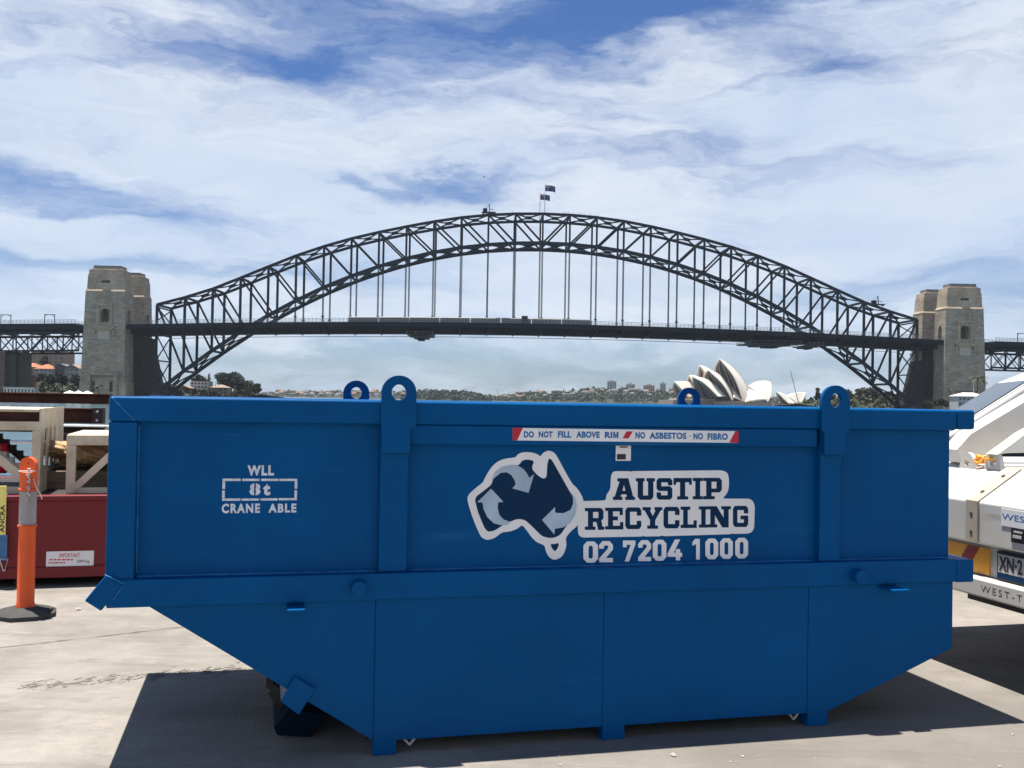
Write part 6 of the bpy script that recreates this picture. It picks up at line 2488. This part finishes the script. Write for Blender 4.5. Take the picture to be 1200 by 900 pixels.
arm(-0.34, 0.14, [(1121, 527), (1138, 508), (1170, 489), (1200, 471), (1290, 420), (1300, 440), (1300, 480), (1200, 510), (1172, 531), (1160, 541), (1126, 549)])
arm(0.02, 0.10, [(1168, 533), (1186, 520), (1202, 508), (1300, 455), (1310, 528), (1180, 531)], 'arm_bracket')
wbox('tool_box', (-0.28, 0.9, 1.236), (0.6, 1.7, 1.33), M['truck_grey'], 0.01, tk)
# running gear and cab, mostly out of frame
wbox('chassis', (-0.45, 0.15, 0.56), (0.75, 6.2, 0.790), M['rust_dark'], 0.01, tk)
wbox('under_guard', (0.12, 0.02, 0.46), (0.9, 0.1, 0.4915), M['black'], 0.005, tk)
wbox('flat_deck', (TS0, 2.41, 1.0), (TS1, 5.2, 1.2), TM, 0.01, tk)
for y in (2.3, 5.7):
    for x in (TS0 + 0.16, TS1 - 0.16):
        w_ = MB().lathe([(0.30, -0.14), (0.47, -0.13), (0.49, -0.08), (0.49, 0.08), (0.47, 0.13), (0.30, 0.14)], 32)
        w_.v = [(x + z, y + a, 0.49 + b) for (a, b, z) in w_.v]
        wo = w_.build('wheel', M['tyre'], tk, smooth=True)
        h_ = MB().lathe([(0.27, -0.135), (0.27, 0.135)], 24)
        h_.v = [(x + z * 1.01, y + a, 0.49 + b) for (a, b, z) in h_.v]
        h_.build('rim', M['truck_grey'], wo)
cabp = [(5.25, 0.6), (5.25, 2.6), (6.6, 2.65), (7.1, 1.75), (7.2, 0.6)]
m_ = MB()
m_.add([(TS0, y, z) for y, z in cabp] + [(TS1, y, z) for y, z in cabp], [tuple(range(5)), tuple(reversed(range(5, 10)))] + [(i, i + 5, (i + 1) % 5 + 5, (i + 1) % 5) for i in range(5)])
m_.build('cab', TM, tk, bevel=0.05)
m_ = MB()
for x in (TS0 - 0.004, TS1 - 0.008):
    m_.box((x, 5.6, 1.65), (x + 0.012, 6.6, 2.35))
m_.build('cab_window', M['screen'], tk)

# ------------------------------------------------------------------ white van parked beyond the truck
VT = at(1214, 443, 8.9)
VY = math.atan2(0.28, -0.96)
van = thing('van', 'white van with raked windscreen parked behind the truck', 'van', (VT.x, VT.y, 0), VY)
zt_ = VT.z
VW = 1.66
side = [(-3.2, 0.35), (-3.25, 1.2), (-3.0, 1.9), (-2.2, 2.0), (-0.75, zt_ + 0.15), (-0.22, zt_ + 0.075), (0.02, zt_ - 0.03), (1.08, 1.08), (1.75, 0.92), (1.95, 0.7), (1.98, 0.35)]
n = len(side)
m_ = MB()
rows = [(0.0, 0.0), (-0.06, 0.03), (-VW + 0.06, 0.03), (-VW, 0.0)]
vs = []
for (y, dz) in rows:
    vs += [(x, y, z + (dz if z > 1 else 0)) for x, z in side]
fs = [tuple(range(n)), tuple(reversed(range(3 * n, 4 * n)))]
for r_ in range(3):
    fs += [(r_ * n + i, (r_ + 1) * n + i, (r_ + 1) * n + (i + 1) % n, r_ * n + (i + 1) % n) for i in range(n)]
m_.add(vs, fs)
m_.build('body', TM, van, bevel=0.03)


def ws_pt(t, y, o=0.0):
    """point on the windscreen plane"""
    a, b = Vector((0.02, zt_ - 0.03)), Vector((1.08, 1.08))
    d = b - a
    nn = Vector((-d.y, d.x)).normalized()
    if nn.y < 0:
        nn = -nn
    p = a + d * t + nn * o
    return (p.x, y, p.y + 0.03)


m_ = MB()
m_.add([ws_pt(0.03, -0.08, 0.008), ws_pt(0.97, -0.06, 0.008), ws_pt(0.97, -VW + 0.06, 0.008), ws_pt(0.03, -VW + 0.08, 0.008),
        ws_pt(0.03, -0.08, -0.02), ws_pt(0.97, -0.06, -0.02), ws_pt(0.97, -VW + 0.06, -0.02), ws_pt(0.03, -VW + 0.08, -0.02)],
       [(0, 1, 2, 3), (7, 6, 5, 4), (0, 4, 5, 1), (1, 5, 6, 2), (2, 6, 7, 3), (3, 7, 4, 0)])
m_.build('windscreen', M['screen'], van)
for y0, y1 in ((-0.01, 0.008), (-VW - 0.008, -VW + 0.01)):
    m_ = MB()
    m_.prism([(0.55, 1.16), (-0.15, zt_ - 0.12), (-0.75, zt_ - 0.06), (-0.85, 1.16)], y0, y1)
    m_.prism([(-0.95, 1.16), (-0.9, zt_ - 0.05), (-2.7, 1.72), (-2.9, 1.2)], y0, y1)
    m_.build('side_window', M['screen'], van)
    for x in (1.2, -2.3):
        w_ = MB().tube([(x, y0 - 0.06 if y0 < -1 else y0 - 0.2, 0.32), (x, y1 + 0.2 if y0 < -1 else y1 + 0.02, 0.32)], 0.32, 28)
        w_.build('wheel', M['tyre'], van, smooth=True)
for y in (-0.3, -VW + 0.3):
    MB().box((1.93, y - 0.16, 0.66), (1.99, y + 0.16, 0.80)).build('headlight', M['white_print'], van, bevel=0.02)
m_ = MB()
m_.box((0.62, 0.0, 1.1), (0.78, 0.2, 1.3))
m_.build('wing_mirror', M['black'], van, bevel=0.03)
m_ = MB()
p_, q_ = Vector(ws_pt(0.9, -0.35, 0.03)), Vector(ws_pt(0.55, -0.95, 0.03))
m_.bar(p_, q_, 0.015)
m_.build('wiper', M['black'], van)
m_ = MB()
for (ta, tb, yy) in ((0.0, 1.0, -0.035),):
    m_.bar(ws_pt(ta, yy, 0.006), ws_pt(tb, yy, 0.006), 0.012, 0.008)
m_.build('pillar_seam', M['black'], van)

# ------------------------------------------------------------------ small stones on the concrete
rng = random.Random(31)
peb = bmesh.new()
bmesh.ops.create_icosphere(peb, subdivisions=2, radius=1)
for v in peb.verts:
    v.co *= 1 + 0.25 * math.sin(v.co.x * 4 + v.co.y * 3) * math.cos(v.co.z * 5)
pm = bpy.data.meshes.new('pebble')
peb.to_mesh(pm)
peb.free()
pm.materials.append(M['rib'])
stones = [(92, 715, 0.016, 'small stone on the concrete left of the bin bumper'), (789, 886, 0.012, 'small pale stone lying in front of the bin')]
for k in range(34):
    stones.append((rng.uniform(0, 1200), rng.uniform(860, 899) if k % 2 else rng.uniform(720, 800), rng.uniform(0.0025, 0.007), None))
for i, (px, py, r_, lab) in enumerate(stones):
    if lab is None and 130 < px < 1120 and (py < 800 or py < 890 - (px - 400) * 0.03):
        continue
    o = bpy.data.objects.new('pebble', pm)
    COL.objects.link(o)
    p = ground_px(px, py)
    o.location = (p.x, p.y, r_ * 0.45)
    o.scale = (r_ * rng.uniform(1, 1.6), r_, r_ * 0.7)
    o.rotation_euler = (0, 0, i * 1.3)
    tag(o, lab or 'tiny bit of grit scattered on the sunlit concrete', 'stone', None if lab else 'grit on the concrete')

# ------------------------------------------------------------------ launches moored off the left foreshore
def launch(px, py, dist, length, rz, label):
    p = at(px, py, dist)
    b = thing('motor_launch', label, 'boat', (p.x, p.y, WATER), rz, 'launches moored off the left foreshore')
    L_, B_ = length, length * 0.3
    st = [(-0.5, 0.80, 0.9), (-0.2, 1.0, 0.95), (0.15, 0.95, 1.05), (0.38, 0.55, 1.25), (0.5, 0.05, 1.45)]
    vs, fs = [], []
    for (u, w, h) in st:
        vs += [(u * L_, -B_ / 2 * w, h), (u * L_, -B_ / 2 * w * 0.7, -0.2), (u * L_, B_ / 2 * w * 0.7, -0.2), (u * L_, B_ / 2 * w, h)]
    for i in range(4):
        for k in range(4):
            fs.append((i * 4 + k, i * 4 + (k + 1) % 4, i * 4 + 4 + (k + 1) % 4, i * 4 + 4 + k))
    fs += [(0, 1, 2, 3), (19, 18, 17, 16)]
    MB().add(vs, fs).build('hull', M['white_wall'], b, smooth=True)
    MB().prism([(-0.3 * L_, 0.9), (0.2 * L_, 0.9), (0.1 * L_, 2.5), (-0.28 * L_, 2.5)], -B_ * 0.36, B_ * 0.36).build('cabin', M['cream_wall'], b, bevel=0.08)
    m_ = MB()
    m_.box((-0.25 * L_, -B_ * 0.365, 1.6), (0.1 * L_, -B_ * 0.355, 2.2))
    m_.box((-0.25 * L_, B_ * 0.355, 1.6), (0.1 * L_, B_ * 0.365, 2.2))
    m_.build('cabin_window', M['win'], b)


launch(4, 470, 420, 9, R(170), 'white launch at the far left between the rusted beams')
launch(22, 470, 440, 8, R(20), 'white launch between the beams behind the tall cream stillage')
launch(38, 470, 430, 7, R(185), 'small white launch between the beams left of the splice plate')
launch(58, 470, 460, 8, R(10), 'white launch right of the others seen between the beams')
